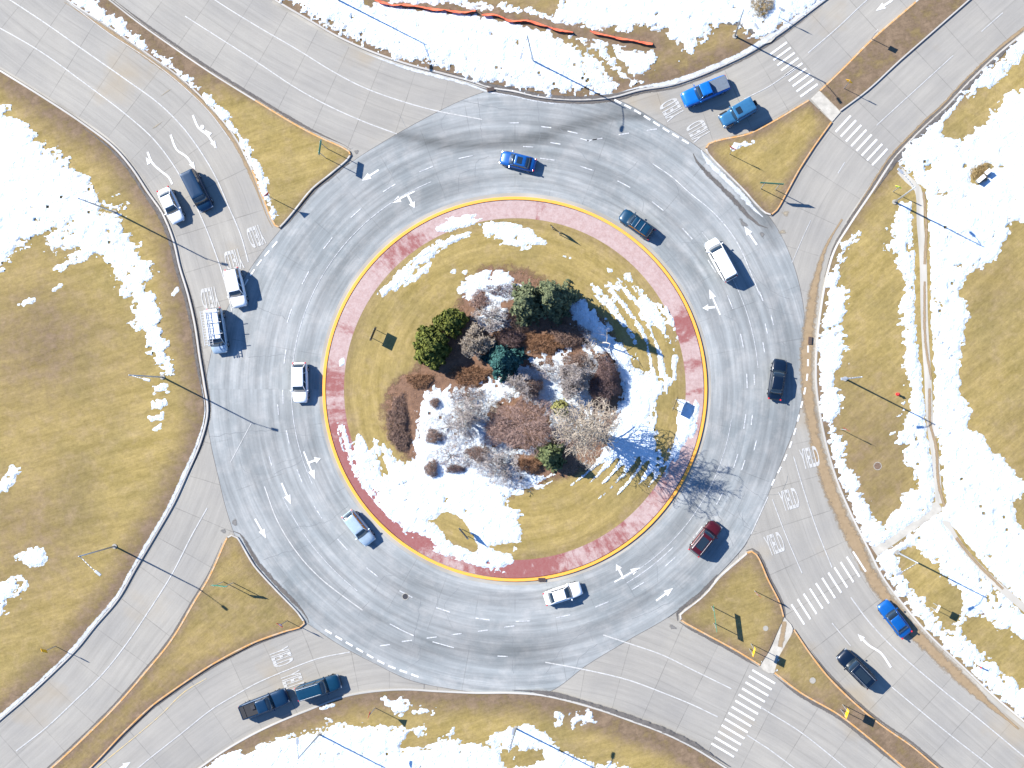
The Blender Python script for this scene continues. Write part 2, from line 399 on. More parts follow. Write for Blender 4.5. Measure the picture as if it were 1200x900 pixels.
def sheet(name, poly, z, mat, spacing=None, attrs=None, frame=(-40, -40, 1240, 940)):
    poly = [tuple(map(float, p)) for p in poly]
    pts = [Vector(p) for p in poly]; n = len(pts)
    if spacing:
        xs = np.arange(max(frame[0], min(p[0] for p in poly)), min(frame[2], max(p[0] for p in poly)), spacing)
        ys = np.arange(max(frame[1], min(p[1] for p in poly)), min(frame[3], max(p[1] for p in poly)), spacing)
        X, Y = np.meshgrid(xs, ys); X = X.ravel(); Y = Y.ravel()
        ok = sdf(X, Y, poly) > spacing*0.4
        pts += [Vector((a, b)) for a, b in zip(X[ok], Y[ok])]
    r = delaunay_2d_cdt(pts, [(i, (i+1) % n) for i in range(n)], [], 1, 1e-4)
    V = np.array([(v.x, v.y) for v in r[0]])
    me = mesh(name, [(gx(a), gy(b), z) for a, b in V], r[2])
    if len(me.polygons) and me.polygons[0].normal.z < 0: me.flip_normals()
    for k, fn in (attrs or {}).items():
        a = me.attributes.new(k, 'FLOAT', 'POINT'); a.data.foreach_set('value', np.clip(fn(V[:, 0], V[:, 1]), 0, 1).astype(np.float32))
    return link(name, me, mat)

CX, CY = 603.5, 456.0
def ring_pts(r, n=180, cx=CX, cy=CY): return [(cx+r*math.cos(2*math.pi*i/n), cy+r*math.sin(2*math.pi*i/n)) for i in range(n)]

# ------------------------------------------------------------------ ground and roads
o = sheet('ground', [(-9000, -9000), (9600, -9000), (9600, 9900), (-9000, 9900)], -0.06, M['grass'], None, {'brown': lambda x, y: x*0+0.3}); struct(o)
base = ribbon('road_base', [(-150, 450), (1350, 450)], 600, -0.03, M['road'], raw=True, ncross=1); struct(base)

R = {
 'r1': ([(-760, -640), (-120, -95), (38, 40), (137, 105), (205, 163), (244, 225), (270, 305), (295, 390), (320, 450)], 70),
 'r2': ([(-500, -620), (60, -120), (225, 8), (320, 68), (412, 112), (490, 140), (580, 160)], 74),
 'r3': ([(740, 160), (860, 118), (928, 80), (990, 27), (1060, -35), (1800, -640)], 58),
 'r4': ([(900, 420), (930, 330), (945, 280), (965, 235), (1005, 175), (1050, 127), (1115, 65), (1190, 0), (1900, -620)], 60),
 'r5': ([(870, 400), (905, 480), (925, 560), (950, 640), (987, 710), (1040, 775), (1115, 845), (1175, 897), (1900, 1480)], 68),
 'r6': ([(600, 760), (740, 785), (830, 825), (920, 870), (1000, 925), (1700, 1500)], 72),
 'r7': ([(500, 765), (450, 762), (380, 775), (318, 803), (270, 825), (220, 860), (160, 910), (-600, 1560)], 54),
 'r8': ([(290, 440), (262, 520), (250, 570), (215, 650), (150, 740), (85, 825), (20, 885), (-50, 945), (-760, 1530)], 54)}
for i, (k, (pts, hw)) in enumerate(R.items()):
    struct(ribbon('concrete_road', pts, hw, 0.004*(i % 2), M['road'], ncross=4))

AS = [(575, 106), (540, 118), (505, 135), (465, 157), (430, 178), (412, 190), (367, 224), (328, 270), (300, 305), (275, 345), (258, 380), (246, 420), (240, 470), (247, 520), (256, 560), (266, 600), (280, 640), (300, 680), (330, 710), (362, 732), (400, 757), (440, 778), (480, 797), (520, 806), (570, 812), (640, 812), (690, 778), (740, 748), (785, 722), (830, 685), (872, 640), (880, 626), (900, 580), (920, 530), (935, 490), (943, 440), (944, 390), (940, 350), (930, 310), (915, 275), (900, 252), (870, 222), (825, 178), (780, 148), (720, 116), (660, 112), (610, 104)]
TR = [([(465, 157), (520, 168), (580, 168), (640, 158), (700, 140), (755, 136)], 4, 0.50), ([(430, 150), (500, 158), (600, 160), (690, 140), (755, 128)], 12, 0.24), ([(480, 172), (560, 172), (640, 166)], 5, 0.2), ([(690, 148), (760, 185), (820, 250)], 9, .16), ([(610, 175), (680, 196), (760, 235), (800, 270)], 7, .18),
      ([(600, 122), (660, 128), (720, 122), (760, 120)], 12, 0.14), ([(720, 230), (690, 190), (650, 165)], 14, 0.12),
      ([(880, 240), (850, 205), (790, 175), (700, 160), (600, 166)], 14, 0.14),
      ([(905, 262), (880, 232), (852, 205)], 7, 0.5), ([(905, 285), (893, 262), (872, 240)], 10, 0.45),
      ([(340, 700), (420, 745), (520, 760), (620, 762), (700, 740), (760, 700)], 12, 0.22), ([(420, 780), (470, 768), (560, 760), (640, 770)], 18, 0.22),
      ([(270, 480), (300, 560), (330, 620), (380, 680), (440, 730)], 10, 0.10), ([(890, 560), (915, 500), (925, 440), (920, 380), (900, 330)], 10, 0.16)]
def dark(x, y):
    r = np.hypot(x-CX, y-CY); th = np.arctan2(y-CY, x-CX)
    mod = 0.65+0.9*fbm(np.cos(th)*60+300, np.sin(th)*60+300, 30, 4, 2)
    d = 0.34*np.exp(-((r-248)/8)**2)*mod+0.16*np.exp(-((r-318)/9)**2)*(1.2-mod)+0.17*np.exp(-((r-292)/14)**2)*mod+0.10*np.exp(-((r-268)/5)**2)
    ang = (th+math.pi*2) % (2*math.pi)
    for p, w, s in TR: d = d+s*np.exp(-(dist(x, y, [tuple(q) for q in curve(p, 12)])/w)**2)
    d = d-0.12*np.exp(-((r-230)/5)**2)+0.22*fbm(x, y, 90, 9, 3)
    return np.clip(d, 0, 0.62)
struct(sheet('ring_road', [tuple(p) for p in curve(AS, 8, True)], 0.008, M['asphalt'], 4.0, {'dark': dark}))

# ------------------------------------------------------------------ kerbs and lawns
W_EDGE = [(-800, -480), (-60, 44), (0, 81), (50, 112), (100, 145), (135, 172), (155, 195), (175, 225), (192, 250), (205, 282), (212, 312), (222, 345), (230, 380), (236, 420), (241, 450), (245, 482), (237, 517), (220, 557), (205, 590), (185, 625), (160, 667), (140, 702), (112, 735), (92, 760), (62, 790), (27, 822), (0, 845), (-60, 900), (-820, 1520)]
N_EDGE = [(-380, -640), (240, -60), (320, 0), (362, 25), (395, 44), (430, 60), (475, 76), (512, 86), (550, 96), (575, 104), (600, 108), (632, 115), (662, 118), (692, 118), (720, 115), (750, 107), (787, 101), (815, 92), (850, 77), (875, 65), (895, 53), (915, 40), (962, 5), (1040, -55), (1700, -640)]
E_EDGE = [(1960, -640), (1260, -10), (1200, 37), (1175, 57), (1140, 90), (1105, 127), (1075, 155), (1047, 185), (1020, 225), (995, 262), (977, 292), (967, 325), (960, 365), (956, 400), (955, 450), (959, 482), (967, 522), (980, 565), (997, 605), (1017, 645), (1032, 675), (1062, 715), (1090, 747), (1125, 780), (1162, 815), (1200, 847), (1260, 898), (1960, 1480)]
S_EDGE = [(1560, 1480), (920, 945), (852, 902), (812, 877), (775, 859), (740, 846), (700, 832), (637, 816), (600, 813), (560, 813), (512, 811), (475, 809), (440, 811), (405, 817), (362, 833), (332, 845), (300, 860), (265, 880), (235, 901), (180, 945), (-540, 1560)]
def cv(p, s=7): return [tuple(q) for q in curve(p, s)]
Wc, Nc, Ec, Sc = cv(W_EDGE), cv(N_EDGE), cv(E_EDGE), cv(S_EDGE)
WPOLY = Wc+[(-2600, 1500), (-2600, -480)]
NPOLY = Nc+[(1700, -2600), (-380, -2600)]
EPOLY = Ec+[(3400, 1480), (3400, -640)]
SPOLY = Sc+[(-540, 3200), (1560, 3200)]
M1 = [(-900, -860), (-120, -170), (77, 0), (125, 31), (175, 66), (212, 93), (250, 130), (275, 162), (295, 200), (307, 230), (317, 256), (322, 265), (328, 268), (334, 262), (345, 249), (367, 222), (388, 205), (408, 188), (412, 182), (410, 177), (402, 172), (375, 160), (350, 147), (300, 117), (250, 86), (200, 52), (162, 25), (130, 0), (0, -100), (-760, -860)]
M2a = [(1800, -640), (1140, -60), (1072, 2), (1020, 47), (987, 80), (960, 106), (985, 131), (1017, 107), (1055, 72), (1095, 37), (1135, 2), (1205, -60), (1960, -690)]
M2b = [(947, 117), (905, 142), (877, 156), (845, 163), (830, 168), (826, 174), (829, 181), (835, 188), (852, 205), (872, 225), (888, 243), (897, 251), (904, 253), (911, 247), (925, 222), (937, 200), (955, 172), (975, 144)]
M3a = [(843, 675), (825, 696), (800, 716), (796, 720), (797, 727), (803, 731), (825, 743), (862, 763), (890, 780), (900, 764), (919, 722), (915, 707), (900, 677), (893, 660), (887, 649), (881, 645), (875, 647), (860, 660)]
M3b = [(931, 737), (912, 770), (907, 789), (937, 812), (982, 838), (1012, 861), (1060, 901), (1120, 950), (1800, 1520), (1850, 1500), (1180, 950), (1100, 899), (1070, 874), (1030, 846), (1000, 821), (970, 791), (947, 761)]
M4 = [(-880, 1560), (0, 950), (60, 899), (100, 862), (137, 825), (170, 787), (200, 750), (227, 705), (245, 675), (262, 637), (266, 629), (272, 626), (279, 629), (299, 662), (311, 676), (325, 691), (350, 717), (357, 727), (358, 731), (352, 736), (337, 740), (300, 753), (250, 779), (212, 804), (180, 827), (145, 860), (115, 892), (60, 945), (-760, 1560)]
LZ = 0.15
brs = [([(430, 0), (500, 8), (600, 24), (690, 40), (765, 52)], 9, 1.0)]
def brown_edge(edge, w, s):
    e = edge[::2]
    return lambda x, y: s*np.clip(1.25-dist(x, y, e)/w, 0, 1)+0.35*fbm(x, y, 120, 5, 3)+0.05
def bw(x, y): return brown_edge(Wc, 30, 0.95)(x, y)+0.55*np.exp(-(np.hypot(x-40, y-400)/60)**2)+0.4*np.exp(-(np.hypot(x-20, y-620)/60)**2)
def bn(x, y): return 0.25+brown_edge(Nc, 22, 0.8)(x, y)+1.0*np.exp(-(dist(x, y, brs[0][0])/9)**2)+0.2
def bsn(x, y): return brown_edge(Sc, 26, 1.0)(x, y)+0.5*np.clip((x-640)/150, 0, 1)*np.exp(-((dist(x, y, Sc[::2])-5)/25)**2)
struct(sheet('lawn', WPOLY, LZ, M['grass'], 8, {'brown': bw}))
struct(sheet('lawn', NPOLY, LZ, M['grass'], 8, {'brown': bn}))
struct(sheet('lawn', EPOLY, LZ, M['grass_e'], 8, {'brown': lambda x, y: brown_edge(Ec, 14, 0.7)(x, y)+0.42*np.clip((1075-x)/20, 0, 1)*np.clip((y-400)/120, 0.15, 1)}))
struct(sheet('lawn', SPOLY, LZ, M['grass'], 8, {'brown': bsn}))
def cl(p): return [tuple(q) for q in curve(p, 5, True)]
m1c, m2ac, m2bc, m3ac, m3bc, m4c = M1, M2a, cl(M2b), cl(M3a), M3b, M4
struct(sheet('traffic_island', M1, LZ, M['grass'], 7, {'brown': lambda x, y: np.clip((125-y)/50, 0, 1)*1.1+0.7*np.clip(1-dist(x, y, M1, True)/9, 0, 1)}))
struct(sheet('traffic_island', M2a, LZ, M['grass'], 7, {'brown': lambda x, y: x*0+0.95}))
struct(sheet('traffic_island', M2b, LZ, M['grass_e'], 7, {'brown': lambda x, y: 0.15+0.9*np.clip(1-dist(x, y, M2b, True)/16, 0, 1)+0.4*fbm(x, y, 40, 2, 3)}))
struct(sheet('traffic_island', M3a, LZ, M['grass'], 7, {'brown': lambda x, y: 0.1+0.8*np.clip(1-dist(x, y, M3a, True)/18, 0, 1)}))
struct(sheet('traffic_island', M3b, LZ, M['grass_e'], 7, {'brown': lambda x, y: 0.2+0.75*np.clip((y-790)/60, 0, 1)+0.4*np.clip(1-dist(x, y, M3b, True)/9, 0, 1)}))
struct(sheet('traffic_island', M4, LZ, M['grass_e'], 7, {'brown': lambda x, y: 0.2+0.6*np.clip(1-dist(x, y, M4, True)/14, 0, 1)+0.3*np.clip((y-740)/90, 0, 1)}))

def kerb(pts, mat, w=2.4, z=0.17, closed=False, side=1, raw=False):
    c = np.array(pts, float) if raw else curve(pts, 6, closed); n = normals(c, closed)*side; m = len(c)
    prof = [(0.0, -0.02), (0.25, z-0.015), (0.5, z), (w, z), (w, 0.0)]       # outer foot to inner back
    vs = []
    for a, h in prof: 
        q = c+n*a; vs += [(gx(q[i, 0]), gy(q[i, 1]), h) for i in range(m)]
    fs = []
    for j in range(len(prof)-1):
        for i in range(m if closed else m-1):
            i2 = (i+1) % m; fs.append((j*m+i, j*m+i2, (j+1)*m+i2, (j+1)*m+i))
    me = mesh('kerb', vs, fs)
    return struct(link('kerb', me, mat))
# side: which way is inland (picture-space left normal is (-dy, dx))
kerb(W_EDGE, M['kerb'], side=1); kerb(N_EDGE, M['kerb'], side=-1); kerb(E_EDGE, M['kerb'], side=-1); kerb(S_EDGE, M['kerb'], side=1)
def gut(edge, side, w=4.5, mat='gutter', z=0.012):
    c = curve(edge, 6); n = normals(c)*side; struct(ribbon('gutter', c-n*(w/2+0.2), w/2, z, M[mat], raw=True, ncross=1))
gut(N_EDGE[2:-2], -1, 3.5); gut(E_EDGE[1:-1], -1, 5.0); gut(S_EDGE[1:-1], 1, 3.0); gut(W_EDGE[1:-1], 1, 2.5)
def k2(P_, i, j, mat, side): kerb(P_[i:j+1], M[mat], 2.0, side=side)
k2(M1, 0, 8, 'kerb', -1); k2(M1, 8, 12, 'kerb_orange', -1); k2(M1, 12, 18, 'kerb', -1); k2(M1, 18, 23, 'kerb_orange', -1); k2(M1, 23, 29, 'kerb', -1)
k2(M2a, 0, 2, 'kerb', -1); k2(M2a, 2, 5, 'kerb_orange', -1); k2(M2a, 6, 12, 'kerb', -1); 
k2(M2b, 0, 5, 'kerb_orange', -1); k2(M2b, 5, 12, 'kerb', -1); k2(M2b, 12, 17, 'kerb_orange', -1)
kerb(M3a[16:]+M3a[:5], M['kerb'], 2.0, side=-1); k2(M3a, 4, 8, 'kerb_orange', -1); kerb(M3a[10:17], M['kerb_orange'], 2.0, side=-1)
k2(M3b, 2, 8, 'kerb_orange', -1); kerb(M3b[9:]+M3b[:1], M['kerb_orange'], 2.0, side=-1)
k2(M4, 0, 10, 'kerb_orange', 1); k2(M4, 10, 17, 'kerb', 1); k2(M4, 17, 28, 'kerb_orange', 1)

# ------------------------------------------------------------------ central island
def wetf(x, y):
    th = np.degrees(np.arctan2(-(y-CY), x-CX)) % 360; r = np.hypot(x-CX, y-CY); w = np.full(x.shape, 0.10)
    for a, b, s in ((116, 142, .52), (14, 27, .66), (5, 11, .52), (357, 361, .45), (171, 184, .60), (158, 162, .5), (184, 250, .85), (250, 292, .72), (290, 315, .52), (312, 335, .40), (80, 84, .45), (345, 352, .4)):
        c = (a+((b-a) % 360)/2) % 360; h = ((b-a) % 360)/2; d = np.abs((th-c+180) % 360-180)
        w = np.maximum(w, s*np.clip(1.3-d/h*0.8, 0, 1)*(s > 0))
    return w
ap = []; n = 240; vs = []; fs = []; at = []
for j, r in enumerate((200, 207, 214, 221)):
    for i in range(n):
        a = 2*math.pi*i/n; x, y = CX+r*math.cos(a), CY+r*math.sin(a); vs.append((gx(x), gy(y), LZ+0.004)); at.append((x, y))
for j in range(3):
    for i in range(n): fs.append((j*n+i, j*n+(i+1) % n, (j+1)*n+(i+1) % n, (j+1)*n+i))
me = mesh('brick_apron', vs, fs)
if me.polygons[0].normal.z < 0: me.flip_normals()
a_ = me.attributes.new('wet', 'FLOAT', 'POINT'); at = np.array(at); a_.data.foreach_set('value', wetf(at[:, 0], at[:, 1]).astype(np.float32))
struct(link('brick_apron', me, M['apron']))
ISP = ring_pts(202)
BED = [(487, 436), (470, 442), (455, 458), (451, 480), (457, 505), (470, 528), (485, 540), (520, 560), (560, 575), (590, 580), (620, 572), (650, 560), (690, 550), (720, 520), (738, 480), (735, 440), (722, 402), (700, 372), (668, 347), (640, 330), (612, 318), (585, 313), (560, 320), (545, 335), (540, 355), (520, 380), (500, 410)]
struct(sheet('island_lawn', ISP, LZ, M['grass_i'], 6, {'brown': lambda x, y: 0.3*np.exp(-((np.hypot(x-CX, y-CY)-198)/8)**2)+np.clip(0.5+sdf(x, y, BED)/16, 0, 0.9)}))
def bed_sheet():
    c = curve(BED, 6, True); m = len(c); cen = c.mean(0); vs = []; uv = []
    for k in (0.0, 0.55, 0.85, 1.06):
        q = cen+(c-cen)*k; vs += [(gx(a), gy(b), LZ+0.008) for a, b in q]; uv += [(0, {0.0: 0, 0.55: 0.05, 0.85: 0.25, 1.06: 1.0}[k])]*m
    fs = [(j*m+i, j*m+(i+1) % m, (j+1)*m+(i+1) % m, (j+1)*m+i) for j in range(3) for i in range(m)]
    me = mesh('mulch_bed', vs, fs)
    if sum(p.normal.z for p in me.polygons) < 0: me.flip_normals()
    set_uv(me, uv); return struct(link('mulch_bed', me, M['mulch']))
bed_sheet()
kp = curve(ring_pts(225.5, 120), 6, True); kerb(kp, M['kerb_yellow'], 3.6, 0.175, True, 1, raw=True)
struct(ribbon('gutter', ring_pts(227.5, 200), 2.4, 0.014, M['gutter'], raw=True, closed=True, ncross=1))

# ------------------------------------------------------------------ snow
SN = [  # polygon, noise amplitude, noise size
 ([(-150, 110), (0, 128), (25, 135), (38, 156), (57, 176), (82, 190), (100, 212), (112, 225), (118, 232), (135, 229), (124, 243), (142, 245), (143, 265), (160, 282), (172, 312), (180, 345), (187, 375), (195, 410), (200, 432), (191, 433), (182, 415), (170, 390), (155, 365), (140, 330), (130, 312), (118, 298), (97, 303), (65, 315), (75, 305), (98, 292), (70, 292), (50, 296), (56, 278), (85, 262), (60, 266), (47, 274), (37, 287), (17, 286), (15, 307), (0, 321), (-150, 400)], 7, 14),
 ([(180, 452), (196, 450), (198, 459), (180, 462)], 3, 6), ([(178, 474), (193, 468), (194, 474), (180, 477)], 3, 6), ([(177, 489), (192, 484), (191, 490), (179, 493)], 2, 6), ([(181, 501), (189, 497), (188, 501), (182, 504)], 2, 6),
 ([(-8, 575), (8, 562), (16, 550), (23, 552), (21, 562), (8, 573), (-5, 580)], 3, 8), ([(22, 652), (38, 643), (51, 645), (50, 660), (38, 666), (30, 656)], 4, 8), ([(-10, 686), (15, 677), (34, 680), (33, 692), (15, 700), (0, 722), (-12, 724)], 4, 8),
 ([(62, 334+5), (72, 332), (75, 334), (64, 341)], 2, 5), ([(64, 316), (75, 311), (76, 314)], 1, 5), ([(202, 345), (208, 339), (210, 341), (204, 346)], 1, 5), ([(22, 357), (40, 350), (44, 352), (26, 358)], 2, 5),
 # north
 ([(-50, -150), (250, -60), (318, -2), (362, 22), (395, 41), (430, 57), (475, 73), (512, 83), (550, 93), (600, 105), (662, 115), (720, 112), (742, 100), (744, 90), (760, 79), (767, 67), (758, 60), (745, 58), (720, 48), (690, 40), (640, 30), (765, 36), (785, 36), (794, 52), (806, 61), (812, 48), (845, 27), (870, 34), (895, 48), (915, 36), (962, 1), (1150, -150)], 7, 12),
 # east
 ([(1260, -10), (1200, 42), (1175, 62), (1140, 95), (1105, 132), (1075, 160), (1047, 190), (1056, 225), (1053, 245), (1038, 292), (1050, 300), (1058, 330), (1060, 400), (1064, 445), (1064, 482), (1050, 510), (1060, 522), (1066, 545), (1070, 567), (1047, 600), (1035, 615), (1015, 597), (1002, 560), (987, 525), (976, 495), (985, 478), (980, 460), (977, 447), (987, 415), (990, 392), (974, 388), (986, 373), (992, 342), (984, 330), (986, 308), (1002, 275), (985, 285), (972, 325), (964, 365), (959, 400), (959, 450), (963, 482), (971, 522), (984, 565), (1001, 605), (1021, 645), (1036, 675), (1066, 715), (1094, 747), (1129, 780), (1166, 815), (1204, 847), (1350, 960), (1350, -80)], 5, 9),
 # south
 ([(236, 905), (252, 888), (272, 879), (290, 884), (315, 870), (350, 860), (380, 857), (382, 847), (412, 849), (440, 854), (460, 851), (477, 857), (470, 877), (495, 875), (515, 865), (545, 870), (575, 875), (582, 857), (600, 852), (620, 850), (647, 862), (651, 875), (665, 887), (712, 897), (780, 910), (700, 1100), (100, 1100)], 4, 9),
 ([(452, 818), (475, 817), (482, 828), (507, 833), (500, 837), (460, 836)], 4, 6), ([(487, 855), (496, 852), (495, 862), (488, 862)], 3, 6), ([(524, 860), (533, 852), (534, 857), (526, 866)], 2, 5), ([(668, 840), (690, 836), (696, 846), (672, 850)], 5, 5), ([(652, 835), (660, 836), (659, 845), (652, 845)], 3, 4), ([(380, 823), (392, 826), (370, 833)], 2, 4),
 # traffic island edge strip
 ([(60, -20), (79, -1), (127, 28), (178, 63), (215, 91), (253, 128), (278, 160), (298, 198), (309, 228), (322, 258), (310, 212), (296, 185), (287, 165), (270, 140), (245, 113), (215, 86), (187, 63), (150, 33), (100, -2), (85, -20)], 4, 7),
 ([(884, 164), (870, 168), (861, 169), (857, 174), (860, 178), (868, 172), (884, 167)], 1.5, 4),
 ([(893, 779), (903, 768), (911, 771), (907, 790), (898, 787)], 3, 5),
 # centre island
 ([(396, 495), (403, 500), (410, 513), (414, 524), (420, 512), (430, 526), (440, 552), (436, 526), (441, 520), (447, 548), (450, 558), (452, 527), (465, 540), (485, 541), (487, 512), (490, 482), (500, 460), (525, 455), (560, 452), (585, 442), (600, 440), (612, 462), (620, 505), (640, 545), (652, 557), (633, 570), (607, 579), (596, 583), (596, 598), (609, 600), (603, 613), (609, 628), (597, 637), (599, 652), (590, 667), (560, 662), (520, 648), (480, 625), (450, 597), (425, 562), (406, 525)], 5, 8),
 ([(590, 384), (570, 384), (556, 372), (575, 352), (560, 343), (550, 358), (546, 350), (542, 340), (550, 328), (565, 320), (582, 318), (600, 325), (612, 340), (600, 348), (590, 355), (598, 385)], 5, 7),
 ([(557, 262), (575, 259), (592, 262), (620, 270), (637, 284), (615, 290), (600, 289), (570, 277)], 4, 8), ([(512, 270), (525, 260), (548, 254), (565, 257), (560, 262), (530, 270)], 3, 6),
 ([(444, 345), (470, 318), (500, 293), (535, 276), (548, 274), (520, 292), (480, 322), (450, 347)], 4, 7), ([(471, 338), (490, 318), (505, 308), (500, 318), (480, 333)], 2, 6),
 ([(668, 355), (682, 352), (700, 368), (722, 390), (740, 412), (757, 428), (785, 448), (787, 450), (772, 467), (763, 485), (765, 502), (769, 500), (770, 522), (776, 545), (768, 560), (757, 570), (745, 560), (752, 540), (735, 560), (725, 575), (728, 556), (700, 578), (715, 550), (685, 572), (700, 545), (672, 568), (690, 540), (712, 515), (717, 500), (727, 455), (720, 425), (690, 407), (672, 380)], 6, 8),
 ([(600, 425), (640, 415), (690, 407), (715, 430), (700, 480), (660, 520), (630, 520), (600, 450)], 14, 12),
 ([(693, 333), (702, 336), (722, 357), (742, 383), (757, 400), (768, 425), (745, 402), (720, 368), (703, 348)], 4, 6),
 ([(711, 332), (722, 337), (740, 360), (757, 385), (776, 408), (780, 450), (772, 440), (766, 410), (748, 388), (728, 360)], 4, 6),
 ([(724, 330), (740, 340), (760, 350), (775, 360), (786, 380), (790, 410), (778, 398), (762, 380), (745, 360)], 6, 6), ([(788, 420), (792, 415), (792, 445), (789, 445)], 2, 5),
 ([(797, 470), (804, 468), (817, 476), (813, 505), (801, 520), (790, 538), (779, 557), (776, 552), (787, 528), (795, 500)], 3, 6),
 ([(400, 423), (403, 420), (404, 427), (399, 429)], 1, 3), ([(529, 319), (533, 317), (533, 321)], 1, 3), ([(542, 319), (547, 317), (546, 322)], 1, 3), ([(732, 322), (738, 320), (742, 328), (737, 329)], 2, 4), ([(658, 299), (668, 299), (669, 303)], 2, 4), ([(712, 315), (717, 317), (713, 319)], 1, 3),
]
EXC = [  # grass and soil that shows through
 ([(1187, 262), (1230, 250), (1350, 300), (1350, 620), (1230, 590), (1200, 565), (1182, 547), (1165, 532), (1150, 512), (1135, 500), (1135, 480), (1122, 457), (1125, 410), (1132, 367), (1127, 337), (1132, 320), (1165, 307)], 5, 8),
 ([(1188, 588), (1200, 580), (1350, 560), (1350, 660), (1200, 618), (1190, 610)], 4, 8),
 ([(1105, 162), (1105, 148), (1117, 132), (1137, 115), (1160, 100), (1172, 88), (1200, 65), (1260, 40), (1260, 80), (1200, 100), (1177, 117), (1150, 147), (1125, 160)], 6, 7),
 ([(1050, 647), (1062, 640), (1080, 652), (1100, 660), (1098, 672), (1110, 682), (1120, 690), (1127, 705), (1125, 722), (1115, 737), (1095, 722), (1085, 707), (1068, 690), (1057, 675)], 7, 7),
 ([(1125, 732), (1140, 720), (1162, 730), (1195, 750), (1260, 780), (1260, 850), (1200, 805), (1175, 787), (1155, 767), (1135, 752)], 6, 7),
 ([(1136, 205), (1142, 198), (1155, 190), (1163, 194), (1156, 205), (1145, 218), (1137, 214)], 2, 4),
 ([(1066, 225), (1074, 215), (1085, 222), (1090, 300), (1090, 370), (1095, 445), (1092, 500), (1099, 515), (1103, 562), (1109, 590), (1098, 602), (1028, 652), (1022, 644), (1092, 598), (1096, 562), (1086, 512), (1080, 445), (1073, 380), (1071, 300)], 2, 4),
 ([(1104, 610), (1112, 612), (1140, 645), (1165, 675), (1205, 712), (1205, 725), (1155, 676), (1130, 648)], 1.5, 4),
 ([(1027, 215), (1047, 190), (1068, 205), (1078, 222), (1062, 235), (1040, 240), (1024, 234)], 6, 6),
 ([(430, -2), (442, -2), (470, 3), (550, 9), (620, 18), (680, 33), (730, 41), (768, 46), (766, 56), (720, 52), (680, 44), (640, 36), (600, 26), (540, 15), (470, 9), (440, 5)], 4, 7),
 ([(545, -20), (660, -20), (650, 18), (622, 14), (600, 8), (548, -1)], 6, 8), ([(424, -5), (440, -5), (434, 10), (428, 8)], 3, 5),
 ([(640, 34), (665, 38), (675, 50), (660, 50)], 4, 6), ([(715, 50), (728, 70), (745, 92), (738, 96), (720, 74), (708, 55)], 4, 5), ([(675, 45), (700, 60), (735, 98), (728, 103), (695, 66), (672, 52)], 8, 4),
 ([(517, 600), (535, 600), (547, 612), (562, 640), (560, 647), (540, 642), (520, 627), (505, 610)], 3, 7), ([(575, 640), (600, 636), (602, 650), (590, 650)], 3, 6),
 ([(600, 877), (632, 875), (636, 890), (615, 900), (598, 897)], 5, 7), ([(588, 872), (600, 880), (600, 900), (588, 900)], 4, 6),
 ([(575, 480), (600, 470), (640, 478), (645, 505), (630, 525), (600, 525), (580, 510)], 8, 6), ([(608, 535), (628, 532), (650, 548), (640, 558), (625, 552)], 5, 5),
 ([(693, 455), (697, 440), (705, 422), (716, 425), (725, 440), (727, 460), (718, 480), (700, 478)], 3, 5),
 ([(738, 420), (757, 425), (765, 432), (752, 436), (742, 430)], 4, 6), ([(750, 392), (758, 400), (760, 412), (752, 405)], 3, 4), ([(720, 380), (735, 395), (745, 410), (735, 408), (715, 390)], 5, 4),
]
